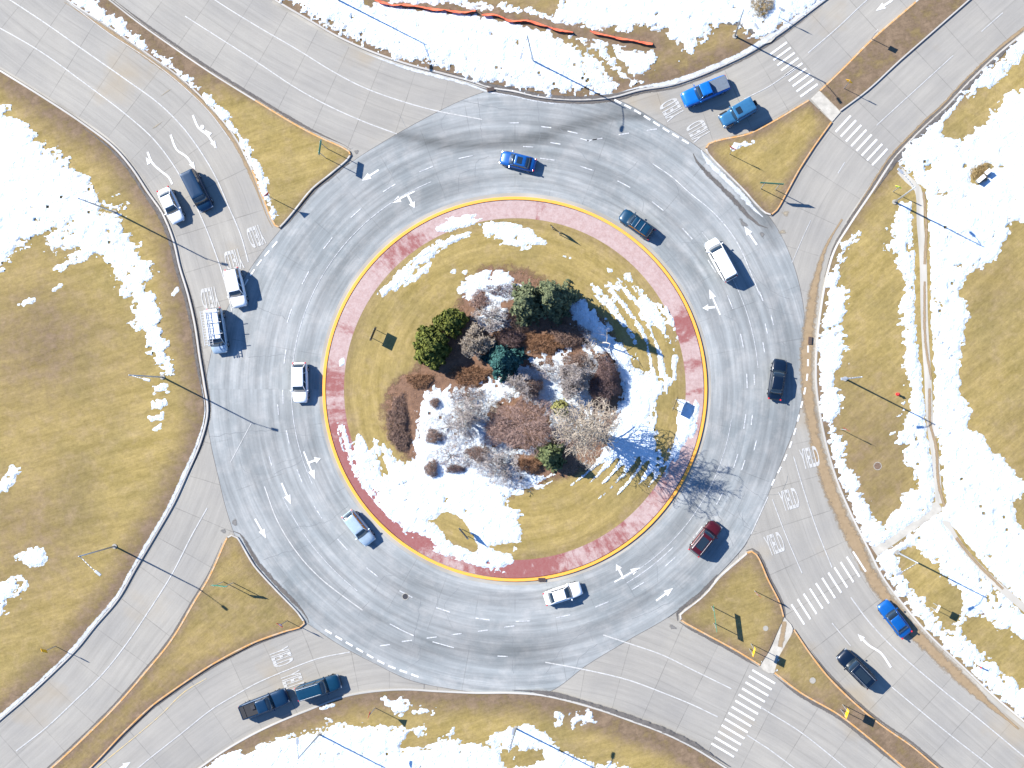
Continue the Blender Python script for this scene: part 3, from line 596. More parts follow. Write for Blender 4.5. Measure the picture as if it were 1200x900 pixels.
def build_snow():
    st = 1.6; xs = np.arange(-130, 1331, st); ys = np.arange(-130, 1031, st); X, Y = np.meshgrid(xs, ys); shp = X.shape
    F = np.full(shp, -40.0)
    def region(poly, pad=30):
        a = np.array(poly); x0, y0 = a.min(0)-pad; x1, y1 = a.max(0)+pad
        return (slice(max(0, int((y0+130)/st)), max(0, int((y1+130)/st)+1)), slice(max(0, int((x0+130)/st)), max(0, int((x1+130)/st)+1)))
    # streaky noise: along mown rings on the island, isotropic elsewhere
    rr = np.hypot(X-CX, Y-CY); th = np.arctan2(Y-CY, X-CX)
    on = rr < 222
    FINE = fbm(X, Y, 4.2, 63, 2, 0.9); ca, sa = math.cos(-.28), math.sin(-.28)
    STR = np.where(on, fbm(rr, th*26, 4.5, 64, 3, .8), fbm((X*ca+Y*sa)/4.0, -X*sa+Y*ca, 4.0, 65, 3, .8))
    for k, (poly, amp, sz) in enumerate(SN):
        s = region(poly)
        if X[s].size == 0: continue
        x, y = X[s], Y[s]
        iso = fbm(x, y, sz*1.6, k, 4, 0.72); strk = fbm(rr[s], th[s]*24, sz*0.7, k, 4, 0.65)
        n = np.where(on[s], 0.5*iso+0.75*strk, iso)+0.8*FINE[s]+(0.0 if amp < 3 else 0.9)*STR[s]
        F[s] = np.maximum(F[s], sdf(x, y, poly)+amp*1.5*n+0.5)
    for k, (poly, amp, sz) in enumerate(EXC):
        s = region(poly)
        if X[s].size == 0: continue
        x, y = X[s], Y[s]; F[s] = np.minimum(F[s], -(sdf(x, y, poly)+amp*1.3*(fbm(x, y, sz*1.6, k+50, 4, 0.72)+0.5*FINE[s]+0.4*STR[s])+0.5))
    thin = np.zeros(shp)
    for e, w, s_ in ((Nc, 16, 1.0), (Ec, 9, 0.8), (Sc, 6, 0.6)):
        d = dist(X, Y, [p for p in e if -150 < p[0] < 1350 and -150 < p[1] < 1050][::2]); thin = np.maximum(thin, s_*np.exp(-(d/w)**2))
    d = dist(X, Y, [(1078, 220), (1082, 300), (1086, 400), (1092, 500), (1102, 600)]); thin = np.maximum(thin, 0.35*np.exp(-(d/14)**2))
    d = dist(X, Y, [(340, 8), (370, 22), (420, 45)]); thin = np.maximum(thin, 0.7*np.exp(-(d/14)**2))
    thin = np.where((rr < 120), np.maximum(thin, 0.35), thin)
    F = F-np.clip(thin-0.25, 0, 1)*10*(0.5+fbm(X, Y, 7, 77, 3, 0.8)*1.5).clip(0, 2)
    # never beyond the kerbs onto the road
    thin = np.maximum(thin, 0.85*np.clip(1-F/7, 0, 1)*(F > -6))
    keep = np.zeros(shp, bool)
    for p in (WPOLY, NPOLY, EPOLY, SPOLY, M1, M2a, M2b, M3a, M3b): keep |= inside(X, Y, p)
    keep |= rr < 221
    wz = np.exp(-(((X-715)/62)**2+((Y-562)/34)**2)**2); F = F-wz*(7+10*np.cos(rr*2*math.pi/10.5+1.0+1.5*fbm(X, Y, 40, 70, 2)))
    wz = np.exp(-(((X-757)/42)**2+((Y-380)/48)**2)**2); F = F-wz*(3+5*np.cos(rr*2*math.pi/13+0.5+2*fbm(X, Y, 40, 71, 2)))
    hole = fbm(X, Y, 16, 91, 4, 0.75)
    F = np.where(F > 0, np.where((hole < -0.62) & (F < 25), -2.0, F), F)
    fr = random.Random(17)
    for (x0, y0, x1, y1, wd_, n_) in ((685, 48, 738, 104, 12, 60), (640, 60, 700, 90, 20, 25), (330, 5, 430, 50, 14, 90), (460, 70, 720, 105, 16, 150), (1066, 225, 1078, 420, 10, 60), (1095, 225, 1110, 600, 14, 130), (1060, 480, 1085, 600, 12, 70),
            (1030, 235, 1070, 195, 14, 60), (1120, 250, 1125, 340, 18, 30), (1060, 640, 1130, 680, 22, 60), (1110, 560, 1180, 620, 25, 50), (1040, 670, 1190, 810, 8, 80), (330, 870, 560, 890, 16, 60), (1110, 180, 1190, 120, 25, 40), (500, 480, 620, 560, 30, 130), (420, 560, 520, 640, 18, 40), (700, 350, 770, 420, 14, 40), (880, 5, 900, 30, 8, 30), (20, 200, 150, 290, 20, 60)):
        for _ in range(n_):
            t = fr.random(); cx_, cy_ = x0+(x1-x0)*t+fr.gauss(0, wd_*.5), y0+(y1-y0)*t+fr.gauss(0, wd_*.5); i_, j_ = int((cx_+130)/st), int((cy_+130)/st); R_ = fr.uniform(.8, 1.7)
            s = (slice(max(0, j_-3), j_+4), slice(max(0, i_-3), i_+4)); d2_ = (X[s]-cx_)**2+(Y[s]-cy_)**2; F[s] -= (np.maximum(F[s], 0)+3)*np.exp(-d2_/R_**2)*(fr.uniform(1.0, 1.2) if fr.random() < .4 else fr.uniform(.3, .9)); thin[s] = np.maximum(thin[s], .8*np.exp(-d2_/(2*R_)**2))
    F = np.where(keep, F, -40)
    Z = LZ+0.012+np.clip(F*0.018, -0.06, 0.10)+np.clip(F*0.06, 0, 1)*(0.10*fbm(X, Y, 14, 31, 4, 0.8)+0.05*fbm(X, Y, 5, 33, 2, 0.8))
    vis = F > -4
    q = vis[:-1, :-1] & vis[1:, :-1] & vis[:-1, 1:] & vis[1:, 1:] & ((F[:-1, :-1] > 0) | (F[1:, :-1] > 0) | (F[:-1, 1:] > 0) | (F[1:, 1:] > 0))
    J, I = np.nonzero(q); nx = shp[1]
    f = np.stack([(J+1)*nx+I, (J+1)*nx+I+1, J*nx+I+1, J*nx+I], 1)
    used, inv = np.unique(f, return_inverse=True); f = inv.reshape(f.shape)
    V = np.stack([(X.ravel()[used]-600)/K, (450-Y.ravel()[used])/K, Z.ravel()[used]], 1)
    me = bpy.data.meshes.new('snow'); me.vertices.add(len(V)); me.vertices.foreach_set('co', V.ravel().astype(np.float32))
    me.loops.add(f.size); me.loops.foreach_set('vertex_index', f.ravel().astype(np.int32))
    me.polygons.add(len(f)); me.polygons.foreach_set('loop_start', (np.arange(len(f))*4).astype(np.int32)); me.polygons.foreach_set('loop_total', np.full(len(f), 4, np.int32))
    me.update(calc_edges=True); me.validate()
    me.polygons.foreach_set('use_smooth', np.ones(len(me.polygons), bool))
    a = me.attributes.new('thin', 'FLOAT', 'POINT'); a.data.foreach_set('value', thin.ravel()[used].astype(np.float32))
    o = link('snow', me, M['snow']); tag(o, 'patchy melting snow lying over the winter grass', 'snow', kind='stuff')
build_snow()

# ------------------------------------------------------------------ silt, slush, footpaths
def off(edge, d, side, i=None, j=None):
    c = curve(edge[i:j] if i is not None else edge, 7); n = normals(c)*side; return c-n*d
def strip(edge, d, w, mat, side, i, j, z, taper=True):
    c = off(edge, d, side, i, j); hw = np.full(len(c), w)
    if taper: t = np.linspace(0, 1, len(c)); hw = w*np.clip(np.minimum(t, 1-t)*6, 0.15, 1)
    return struct(ribbon('road_silt', c, hw, z, M[mat], raw=True, norm_uv=True, ncross=4))
strip(E_EDGE, 9.5, 11, 'silt_tan', -1, 9, 26, 0.020)
strip(E_EDGE, 3, 3, 'silt_tan', -1, 1, 10, 0.020); strip(E_EDGE, 1, 4, 'silt_dark', -1, 2, 12, 0.028)
strip(N_EDGE, 3, 3.5, 'silt_snow', -1, 5, 14, 0.018); strip(N_EDGE, 2, 3, 'silt_dark', -1, 8, 17, 0.024); strip(N_EDGE, 2.5, 2, 'silt_dark', -1, 12, 23, 0.018)
strip(N_EDGE, -4, 4.5, 'silt_snow', -1, 14, 24, 0.190); strip(N_EDGE, -3.5, 3.5, 'silt_dark', -1, 7, 16, 0.194); strip(E_EDGE, -4, 4.5, 'silt_dark', -1, 2, 9, 0.190)
strip(S_EDGE, -5, 5, 'silt_dark', 1, 2, 9, 0.190)
strip(S_EDGE, 4, 4.5, 'silt_dark', 1, 6, 12, 0.018); strip(S_EDGE, 2, 3, 'silt_dark', 1, 1, 8, 0.024); strip(S_EDGE, 3, 4, 'silt_snow', 1, 13, 20, 0.024); strip(S_EDGE, 9, 4, 'silt_dark', 1, 14, 18, 0.018)
strip(W_EDGE, 1, 3, 'silt_dark', 1, 10, 18, 0.018); strip(W_EDGE, -4, 3.5, 'silt_snow', 1, 14, 28, 0.192); strip(W_EDGE, -5, 4, 'silt_dark', 1, 4, 16, 0.188)
strip(M2b, 4.5, 5, 'silt_snow', -1, 5, 12, 0.020); strip(M2b, 15, 5, 'silt_dark', -1, 5, 13, 0.016)
strip(M3a, 3, 4, 'silt_dark', -1, 0, 5, 0.016); strip(M3a, 2, 3.5, 'silt_dark', -1, 4, 9, 0.020); strip(M3a, 2, 2.5, 'silt_dark', -1, 10, 17, 0.016)
strip(M3b, 2, 3.5, 'silt_dark', -1, 2, 7, 0.016); strip(M3b[9:]+M3b[:1], 2, 2.5, 'silt_dark', -1, 0, 8, 0.016)
strip(M4, 4, 4.5, 'silt_dark', 1, 11, 19, 0.016); strip(M4, 2, 2.0, 'silt_dark', 1, 1, 10, 0.016); strip(M4, 2, 2, 'silt_dark', 1, 19, 27, 0.020)
strip(M1, 2, 3, 'silt_dark', -1, 12, 19, 0.016); strip(M1, 2.5, 3, 'silt_dark', -1, 19, 28, 0.020); strip(M1, 3, 3, 'silt_tan', -1, 2, 12, 0.016)
def stain(x, y, rx, ry, a, mat='silt_tan', z=0.022):
    vs, uv, fs = [], [], []; n = 28
    for k in range(4):
        for i in range(n):
            t = 2*math.pi*i/n; q = (k+.01)/3*(1+.15*math.sin(3*t+x)); px_, py_ = rx*q*math.cos(t), ry*q*math.sin(t)
            vs.append((gx(x+px_*math.cos(a)-py_*math.sin(a)), gy(y+px_*math.sin(a)+py_*math.cos(a)), z)); uv.append((0, k/3*1.2))
    fs = [(k*n+i, k*n+(i+1) % n, (k+1)*n+(i+1) % n, (k+1)*n+i) for k in range(3) for i in range(n)]
    me = mesh('road_stain', vs, fs)
    if sum(p.normal.z for p in me.polygons) < 0: me.flip_normals()
    set_uv(me, uv); struct(link('road_stain', me, M[mat]))
for q in ((195, 108, 13, 1.3, -.6), (184, 147, 12, 1.2, -.6), (921, 250, 8, 6, 0), (917, 272, 9, 5, 0)): stain(*q, mat='silt_faint')
for q in ((871, 262, 14, 7, .9), (855, 205, 7, 5, .8), (893, 275, 10, 6, 1.2), (262, 622, 6, 5, 0), (788, 735, 8, 5, .5), (275, 612, 6, 9, -.3), (418, 178, 6, 5, 0)): stain(*q, mat='silt_wet')
def path(pts, hw, z=0.166, mat='path'): return struct(ribbon('footpath', pts, hw, z, M[mat], ncross=2))
struct(sheet('footpath', cv([(650, -60), (717, -4), (735, 8), (790, 17), (845, 24), (870, 28), (885, 38), (896, 52), (908, 45), (893, 25), (875, 14), (850, 8), (787, -1), (700, -60)], 6), 0.172, M['path']))
struct(ribbon('footpath', [(655, -52), (717, -2), (790, 19), (845, 26), (870, 30), (884, 41)], 4, 0.168, M['silt_dark'], norm_uv=True, ncross=4))
path([(1054, 200), (1063, 210), (1075, 222), (1078, 262), (1081, 300), (1083, 380), (1087, 445), (1090, 500), (1096, 540), (1100, 590)], 4.2)
path([(1101, 592), (1024, 646)], 6.5, 0.170); path([(1104, 605), (1125, 640), (1150, 668), (1205, 717), (1700, 1160)], 4.0)
for pts, w in (([(1082, 225), (1085, 270), (1083, 310)], 2.5), ([(1083, 330), (1084, 400), (1091, 445)], 2.2), ([(1089, 455), (1090, 500), (1096, 520), (1100, 570), (1107, 595)], 2.5), ([(1100, 606), (1065, 630), (1030, 652)], 3), ([(1120, 630), (1140, 655), (1175, 690)], 2.5)):
    struct(ribbon('footpath_soil', pts, w, 0.176, M['silt_tan'], norm_uv=True, ncross=4))
struct(sheet('footpath', [(950, 116), (960, 106.5), (985, 131.5), (975, 143)], 0.10, M['path']))
struct(sheet('footpath', cv([(919, 723), (929, 736), (918, 760), (906, 789), (891, 781), (902, 762), (918, 723)], 5), 0.10, M['path']))
struct(ribbon('footpath_soil', [(919, 728), (917, 745), (914, 758)], 4, 0.106, M['silt_tan'], norm_uv=True, ncross=4))

# ------------------------------------------------------------------ painted markings
ZM = 0.028
def line(pts, w=1.15, mat='line', z=ZM, step=8): struct(ribbon('lane_line', pts, w/2, z, M[mat], step, ncross=1))
line([(-200, -70), (0, 33), (50, 62), (100, 98), (150, 136), (180, 163), (203, 193), (222, 226), (237, 257), (252, 295), (262, 325), (272, 365)], 1.3)
line([(-200, -140), (12, 0), (50, 25), (100, 60), (150, 95), (187, 122), (215, 150), (240, 185), (255, 212), (267, 240), (282, 275), (291, 307)], 1.4)
line([(82, 4), (125, 33+4), (175, 70), (212, 99), (246, 132), (270, 164)], 0.7, 'line')
line([(0, -180), (252, 0), (300, 30), (350, 59), (387, 82), (425, 102), (475, 120), (512, 130), (565, 140)], 1.2)
line([(217, 19), (250, 40), (300, 72), (350, 105), (387, 125), (425, 142), (465, 157)], 1.2)
line([(1200, -150), (1016, 0), (982, 32), (947, 62)], 1.1); line([(935, 78), (900, 102), (872, 116)], 1.0)
for a, b in (((1175, 15), (1150, 37)), ((1117, 65), (1027, 147)), ((1240, -45), (1215, -22)), ((990, 190), (982, 203))): line([a, b], 1.0)
line([(950, 258), (940, 280), (928, 308)], 0.7)
line([(930, 535), (942, 575), (957, 620), (975, 665)], 1.1); line([(905, 585), (920, 625), (940, 672)], 1.0)
line([(997, 700), (1017, 727), (1050, 762), (1100, 805), (1150, 845), (1210, 895), (1500, 1140)], 1.3)
line([(975, 730), (997, 757)], 1.0); line([(1045, 805), (1075, 830), (1112, 860), (1162, 899), (1450, 1140)], 1.2)
line([(900, 834), (937, 857), (990, 899), (1290, 1140)], 1.2); line([(900, 877), (932, 901), (1200, 1120)], 1.2)
line([(707, 744), (737, 754), (775, 767), (812, 785), (857, 807)], 1.2); line([(892, 829), (900, 834)], 1.2)
line([(639, 776), (687, 785), (737, 797), (775, 811), (812, 826), (841, 840)], 1.3); line([(875, 861), (900, 877)], 1.2)
line([(19, 880), (55, 852), (87, 822), (120, 790), (150, 752), (175, 715), (202, 672), (225, 627), (243, 595)], 1.3); line([(270, 542), (295, 495)], 0.8)
line([(175, 889), (212, 860), (250, 830), (275, 815), (300, 801), (337, 785), (375, 771), (410, 764)], 1.2); line([(175, 889), (60, 985)], 1.2)
line([(40, 962), (117, 897), (155, 866), (187, 839), (217, 810), (242, 795)], 1.0, 'yline')
line([(765, 192), (787, 207), (807, 225), (837, 250), (862, 281), (880, 320), (890, 345)], 0.9, 'line_ring')
line([(310, 570), (325, 610), (350, 650), (375, 677), (400, 697), (425, 715)], 1.3, 'line'); line([(457, 731), (470, 738), (485, 745)], 1.2, 'line_ring'); line([(507, 752), (532, 759)], 1.1, 'line_ring')
for r, a0, a1, w in ((262, 112, 205, 0.7), (256, 300, 352, 0.6), (262, 300, 315, 0.8), (286, 5, 40, 0.6), (300, 205, 232, 0.6)):
    pts = [(CX+r*math.cos(math.radians(a)), CY-r*math.sin(math.radians(a))) for a in np.linspace(a0, a1, 30)]; line(pts, w, 'line_ring')
def dash(x, y, dx, dy, L=17, w=1.1, mat='line_ring'):
    n = math.hypot(dx, dy); dx, dy = dx/n*L/2, dy/n*L/2
    return [(x-dx, y-dy), (x+dx, y+dy)], w, mat
dashes = []
for r, n, ph, a0, a1 in ((272, 36, 2.0, 0, 360),):
    for i in range(n):
        a = math.radians(ph+i*360/n); rr_ = 278 if 95 < math.degrees(a) < 170 else r
        dashes.append(dash(CX+rr_*math.cos(a), CY-rr_*math.sin(a), -math.sin(a), -math.cos(a)))
for x, y in ((602, 144), (640, 149), (671, 155), (694, 164), (619, 172), (651, 168), (686, 164), (700, 163), (731, 157), (764, 152), (451, 756), (477, 751), (506, 747), (535, 743), (566, 739), (597, 734), (589, 769), (895, 407), (884, 445), (885, 522), (881, 492), (892, 347), (317, 540), (326, 480), (905, 375), (871, 545), (898, 385)):
    a = math.atan2(-(y-CY), x-CX); tx, ty = -math.sin(a), -math.cos(a)
    if 500 > x > 440 or (505 < x < 600 and y < 748 and y > 600): tx, ty = 1, -0.12
    if x > 690 and y < 170: tx, ty = 1, -0.15
    dashes.append(dash(x, y, tx, ty, 12, 1.2))
mb = MB()
def flat(mb, pts, z=ZM):
    vs = [(gx(a), gy(b), z) for a, b in pts]
    ar = sum(vs[i][0]*vs[(i+1) % len(vs)][1]-vs[(i+1) % len(vs)][0]*vs[i][1] for i in range(len(vs)))
    if ar < 0: vs.reverse()
    mb.add(vs, [tuple(range(len(vs)))])
def bar(mb, p, q, w, z=ZM):
    dx, dy = q[0]-p[0], q[1]-p[1]; n = math.hypot(dx, dy); nx, ny = -dy/n*w/2, dx/n*w/2
    flat(mb, [(p[0]+nx, p[1]+ny), (q[0]+nx, q[1]+ny), (q[0]-nx, q[1]-ny), (p[0]-nx, p[1]-ny)], z)
for (pts, w, m_) in dashes: bar(mb, pts[0], pts[1], w)
struct(mb.build('lane_dashes', M['line_ring']))
mb = MB()   # yield lines
def dashed(pts, L, gap, w):
    c = curve(pts, 1.0); acc = 0; start = c[0]; on = True; last = c[0]; seg = 0
    for q in c[1:]:
        seg += np.linalg.norm(q-last); last = q
        if on and seg >= L: bar(mb, start, q, w); on = False; seg = 0
        elif not on and seg >= gap: start = q; on = True; seg = 0
dashed([(720, 117), (745, 130), (780, 152), (815, 173)], 9, 4, 2.2)
dashed([(325, 283), (303, 309), (285, 337), (268, 372)], 9, 5, 1.8)
dashed([(947, 405), (946, 440), (938, 480), (925, 525), (900, 577)], 8, 8, 2.0)
dashed([(381, 738), (415, 758), (455, 780), (482, 790), (500, 797)], 9, 5, 2.2)
struct(mb.build('yield_line', M['bold']))
line([(900, 582), (880, 626)], 1.2, 'line'); line([(315, 690+3), (332, 710), (352, 728)], 0.8, 'line_ring')
mb = MB()   # crosswalks
def walk(a, b, n, d, L, w=2.4):
    k = math.hypot(*d); d = (d[0]/k, d[1]/k)
    for i in range(n):
        t = i/(n-1); x = a[0]+(b[0]-a[0])*t; y = a[1]+(b[1]-a[1])*t
        bar(mb, (x-d[0]*L/2, y-d[1]*L/2), (x+d[0]*L/2, y+d[1]*L/2), w)
walk((912, 57), (948, 106), 9, (-.81, .59), 25); walk((988, 145), (1031, 184), 8, (.68, -.73), 26)
walk((935, 720), (1007, 658), 11, (.54, .84), 28, 2.2); walk((847, 879), (895, 793), 13, (.86, .51), 31, 2.3)
struct(mb.build('crosswalk', M['bold']))
mb = MB()   # arrows
def head(t, d, L=13, w=9, z=None):
    k = math.hypot(*d); d = (d[0]/k, d[1]/k); n = (-d[1], d[0]); b = (t[0]-d[0]*L, t[1]-d[1]*L)
    flat(mb, [t, (b[0]+n[0]*w/2, b[1]+n[1]*w/2), (b[0]-n[0]*w/2, b[1]-n[1]*w/2)], ZM if z is None else z); return b
def arrow(tail, tip, w=2.2, L=11, hw=8):
    b = head(tip, (tip[0]-tail[0], tip[1]-tail[1]), L, hw); bar(mb, tail, b, w, ZM)
def arrow2(tail, tip, w=2.2, L=11, hw=8):
    b = head(tip, (tip[0]-tail[0], tip[1]-tail[1]), L, hw, ZM+.004); bar(mb, tail, b, w, ZM+.004)
arrow((444, 199), (424, 212)); arrow((887, 287), (872, 265), 2.2); arrow((330, 566), (341, 591)); arrow((299, 608), (312, 631)); arrow((769, 704), (789, 689))
arrow((844, 369), (831, 339), 1.8); arrow2((838, 360), (823, 361), 2.6, 7, 8)
arrow((356, 529), (369, 562), 1.8); arrow2((360, 543), (376, 537), 2.6, 7, 8)
arrow((486, 224), (459, 238), 1.8); arrow2((478, 229), (486, 244), 2.6, 7, 8)
arrow((720, 682), (750, 665), 1.8); arrow2((731, 678), (722, 661), 2.6, 7, 8)
arrow((1046, 0), (1026, 13), 2.6, 12, 8); arrow((140, 897+4), (153, 893), 2.5, 9, 7)
struct(mb.build('road_arrow', M['bold']))
for pts, hb in (([(173, 178), (178, 190), (188, 200), (198, 208), (202, 216)], (176, 190)), ([(200, 158), (207, 175), (220, 185), (228, 198)], (222, 188)), ([(226, 135), (233, 150), (243, 158), (253, 173)], (245, 157)), ([(1007, 745), (1018, 756), (1032, 765), (1044, 782)], (1011, 749))):
    struct(ribbon('road_arrow', pts, [1.2]*len(curve(pts, 4)), ZM, M['bold'], 4, ncross=1))
mb = MB()
for t, d in (((171, 184), (-.6, -1)), ((229, 199), (.6, 1)), ((240, 152), (-1, -1)), ((254, 174), (.6, 1)), ((1005, 743), (-.7, -.7))): head(t, d, 9, 6.5, ZM+.004)
flat(mb, [(237+2.6*math.cos(i*0.6), 149+2.6*math.sin(i*0.6)) for i in range(10)], ZM+.004)
struct(mb.build('road_arrow', M['bold']))
fc = bpy.data.curves.new('yield_font', 'FONT'); fc.body = 'YIELD'; fc.align_x = 'CENTER'; fc.align_y = 'CENTER'; fc.size = 1.0; fc.resolution_u = 3; fc.offset = 0.022
fo = bpy.data.objects.new('yield_font', fc); COL.objects.link(fo); bpy.context.view_layer.update()
tm = bpy.data.meshes.new_from_object(fo.evaluated_get(bpy.context.evaluated_depsgraph_get())); bpy.data.objects.remove(fo)
xs_ = [v.co.x for v in tm.vertices]; ys_ = [v.co.y for v in tm.vertices]; wx, wy = max(xs_)-min(xs_), max(ys_)-min(ys_); my = (max(ys_)+min(ys_))/2; mx = (max(xs_)+min(xs_))/2
for v in tm.vertices: v.co.x = (v.co.x-mx)/wx; v.co.y = (v.co.y-my)/wy; v.co.z = 0
tm.materials.clear(); tm.materials.append(M['text'])
for x, y, d, w, h in ((787, 128, (-.87, .49), 22, 23), (818, 153, (-.87, .49), 21, 23), (300, 277, (.35, .94), 18, 24), (274, 305, (.27, .96), 20, 24), (246, 349, (.2, .98), 20, 24),
                (949, 536, (-.25, -.97), 21, 24), (925, 585, (-.3, -.95), 21, 24), (908, 637, (-.35, -.93), 20, 24), (330, 770, (.93, -.35), 20, 24), (343, 798, (.93, -.33), 20, 24)):
    o = bpy.data.objects.new('road_lettering', tm); COL.objects.link(o); struct(o)
    up = Vector((d[0], -d[1])); o.location = P(x, y, ZM); o.rotation_euler = (0, 0, math.atan2(up.y, up.x)-math.pi/2); o.scale = (w/K, h/K, 1)
# cracks and seams
mb = MB(); rc = random.Random(5)
def crack(pts, w=0.35, jit=1.2):
    c = curve(pts, 5); c = c+np.array([[rc.uniform(-jit, jit), rc.uniform(-jit, jit)] for _ in c]); 
    for i in range(len(c)-1): bar(mb, c[i], c[i+1], w*rc.uniform(0.7, 1.5), 0.012)
for p in ([(493, 699), (488, 735), (483, 760)], [(432, 704), (420, 722)], [(340, 620), (385, 610), (410, 590)], [(310, 655), (360, 640)], [(245, 512), (300, 505), (380, 512)], [(338, 470), (365, 460)], [(320, 555), (355, 540)], [(690, 735), (655, 765), (640, 790)], [(700, 755), (680, 770), (672, 790)],
          [(860, 560), (900, 590)], [(880, 330), (900, 360), (930, 370)], [(760, 190), (790, 215), (800, 240)], [(870, 300), (895, 335), (925, 350)], [(300, 360), (340, 375)], [(290, 420), (335, 415)], [(600, 745), (602, 790)], [(740, 725), (790, 705)], [(560, 115), (565, 165)], [(630, 115), (633, 170)], [(540, 118), (600, 130)], [(655, 150), (700, 200)], [(840, 600), (860, 640)], [(915, 400), (940, 420)]):
    crack(p)
for i in range(34):
    a = rc.uniform(0, 6.28); r = rc.uniform(240, 340); x, y = CX+r*math.cos(a), CY+r*math.sin(a); t = rc.uniform(0, 6.28); L = rc.uniform(10, 34)
    crack([(x, y), (x+L*math.cos(t), y+L*math.sin(t)), (x+1.7*L*math.cos(t+.5), y+1.7*L*math.sin(t+.5))], 0.25, 0.8)
struct(mb.build('road_cracks', M['crack']))
AQ = curve(AS, 6, True); struct(ribbon('road_seam', AQ, 0.45, 0.014, M['silt_dark'], raw=True, norm_uv=True, ncross=2, closed=True))
mb = MB()
for x, y in ((475, 699), (480, 693), (1044, 817), (335, 311), (240, 555)): mb.tube(P(x, y, 0.03), P(x, y, 0.05), 0.3, 0.3, 14)
o = mb
def manhole(x, y, z, label, mat='darkmetal', r=0.34):
    e = empty('manhole_cover', P(x, y, z)); tag(e, label, 'manhole')
    b = MB(); b.tube((0, 0, 0), (0, 0, 0.02), r, r, 20); b.build('cover', M[mat], e)
    b = MB()
    for i in range(20):
        a, c = 2*math.pi*i/20, 2*math.pi*(i+1)/20
        b.add([(r*math.cos(a), r*math.sin(a), .026), ((r+.08)*math.cos(a), (r+.08)*math.sin(a), .026), ((r+.08)*math.cos(c), (r+.08)*math.sin(c), .026), (r*math.cos(c), r*math.sin(c), .026)], [(0, 1, 2, 3)])
    b.build('rim', M['gutter'], e)
manhole(475, 699, 0.010, 'small dark cover in the asphalt ring at its lower left')
manhole(1028, 546, 0.15, 'round brown cover sunk in the dry grass east of the ring', 'soil', 0.42)
manhole(1153, 716, 0.16, 'round brown cover in the snow beside the lower right footpath', 'soil', 0.5)
manhole(882+15, 736, 0.15, 'pale round cover in the grass of the lower right splitter island', 'gutter', 0.25)
manhole(952, 797, 0.15, 'pale round cover in the narrow splitter strip by the dark SUV', 'gutter', 0.3)
def inlet(x, y, a, label):
    e = empty('storm_drain', P(x, y, 0.03), a); tag(e, label, 'storm drain')
    b = MB(); b.box((0, 0, 0.06), (0.9, 0.45, 0.2)); b.build('frame', M['soil'], e)
    b = MB()
    for i in range(6): b.box((-0.32+i*0.13, 0, 0.175), (0.06, 0.38, 0.03))
    b.build('grate', M['darkmetal'], e)
inlet(635, 679, 0, 'brown storm drain breaking the yellow kerb below the island'); inlet(949, 399, 1.5, 'dark storm drain in the gutter on the east side')
inlet(575, 105, 0.2, 'grey storm drain where the upper exit leaves the ring')

# ------------------------------------------------------------------ vehicles
def rrect(x0, x1, hw0, hw1, r, n=4):
    pts = []
    for (cx, cy, a0) in ((x1-r, hw1-r, 0), (x0+r, hw0-r, 90), (x0+r, -hw0+r, 180), (x1-r, -hw1+r, 270)):
        for i in range(n+1):
            a = math.radians(a0+90*i/n); pts.append((cx+r*math.cos(a), cy+r*math.sin(a)))
    return pts
def wheel_meshes():
    b = MB(); b.tube((0, -.115, 0), (0, .115, 0), .345, .345, 24); b.v = b.v
    t = mesh('tyre', b.v, b.f); t.materials.append(M['tyre'])
    b = MB(); b.tube((0, .10, 0), (0, .125, 0), .22, .20, 18)
    for i in range(5):
        a = 2*math.pi*i/5; b.box((0.1*math.cos(a), .128, .1*math.sin(a)), (.05, .01, .05))
    r = mesh('rim', b.v, b.f); r.materials.append(M['rim']); return t, r
TY, RI = wheel_meshes()
KINDS = {  # windshield base/top, rear glass top/base as fractions of L from the centre, deck profile, widths
 'sedan': dict(cab=(.21, .06, -.23, -.36), deck=[(-.5, .62), (-.47, .86), (-.36, .96), (.21, .93), (.36, .84), (.46, .70), (.5, .52)], bw=.86, tw=.66),
 'suv': dict(cab=(.22, .10, -.42, -.47), deck=[(-.5, .70), (-.485, 1.02), (-.3, 1.06), (.22, 1.04), (.38, .98), (.47, .84), (.5, .60)], bw=.90, tw=.72),
 'wagon': dict(cab=(.22, .09, -.36, -.46), deck=[(-.5, .66), (-.48, .95), (-.3, 1.0), (.22, .97), (.38, .88), (.47, .74), (.5, .55)], bw=.88, tw=.68),
 'minivan': dict(cab=(.33, .19, -.44, -.48), deck=[(-.5, .68), (-.485, 1.05), (-.3, 1.07), (.33, 1.03), (.42, .92), (.47, .78), (.5, .58)], bw=.92, tw=.76),
 'pickup': dict(cab=(.20, .10, -.09, -.12), deck=[(-.5, .75), (-.49, 1.06), (-.12, 1.07), (.20, 1.10), (.38, 1.06), (.47, .95), (.5, .65)], bw=.88, tw=.72),
 'jeep': dict(cab=(.15, .11, -.40, -.43), deck=[(-.46, .75), (-.44, 1.10), (-.2, 1.12), (.15, 1.12), (.38, 1.08), (.46, 1.0), (.47, .6)], bw=.90, tw=.84)}
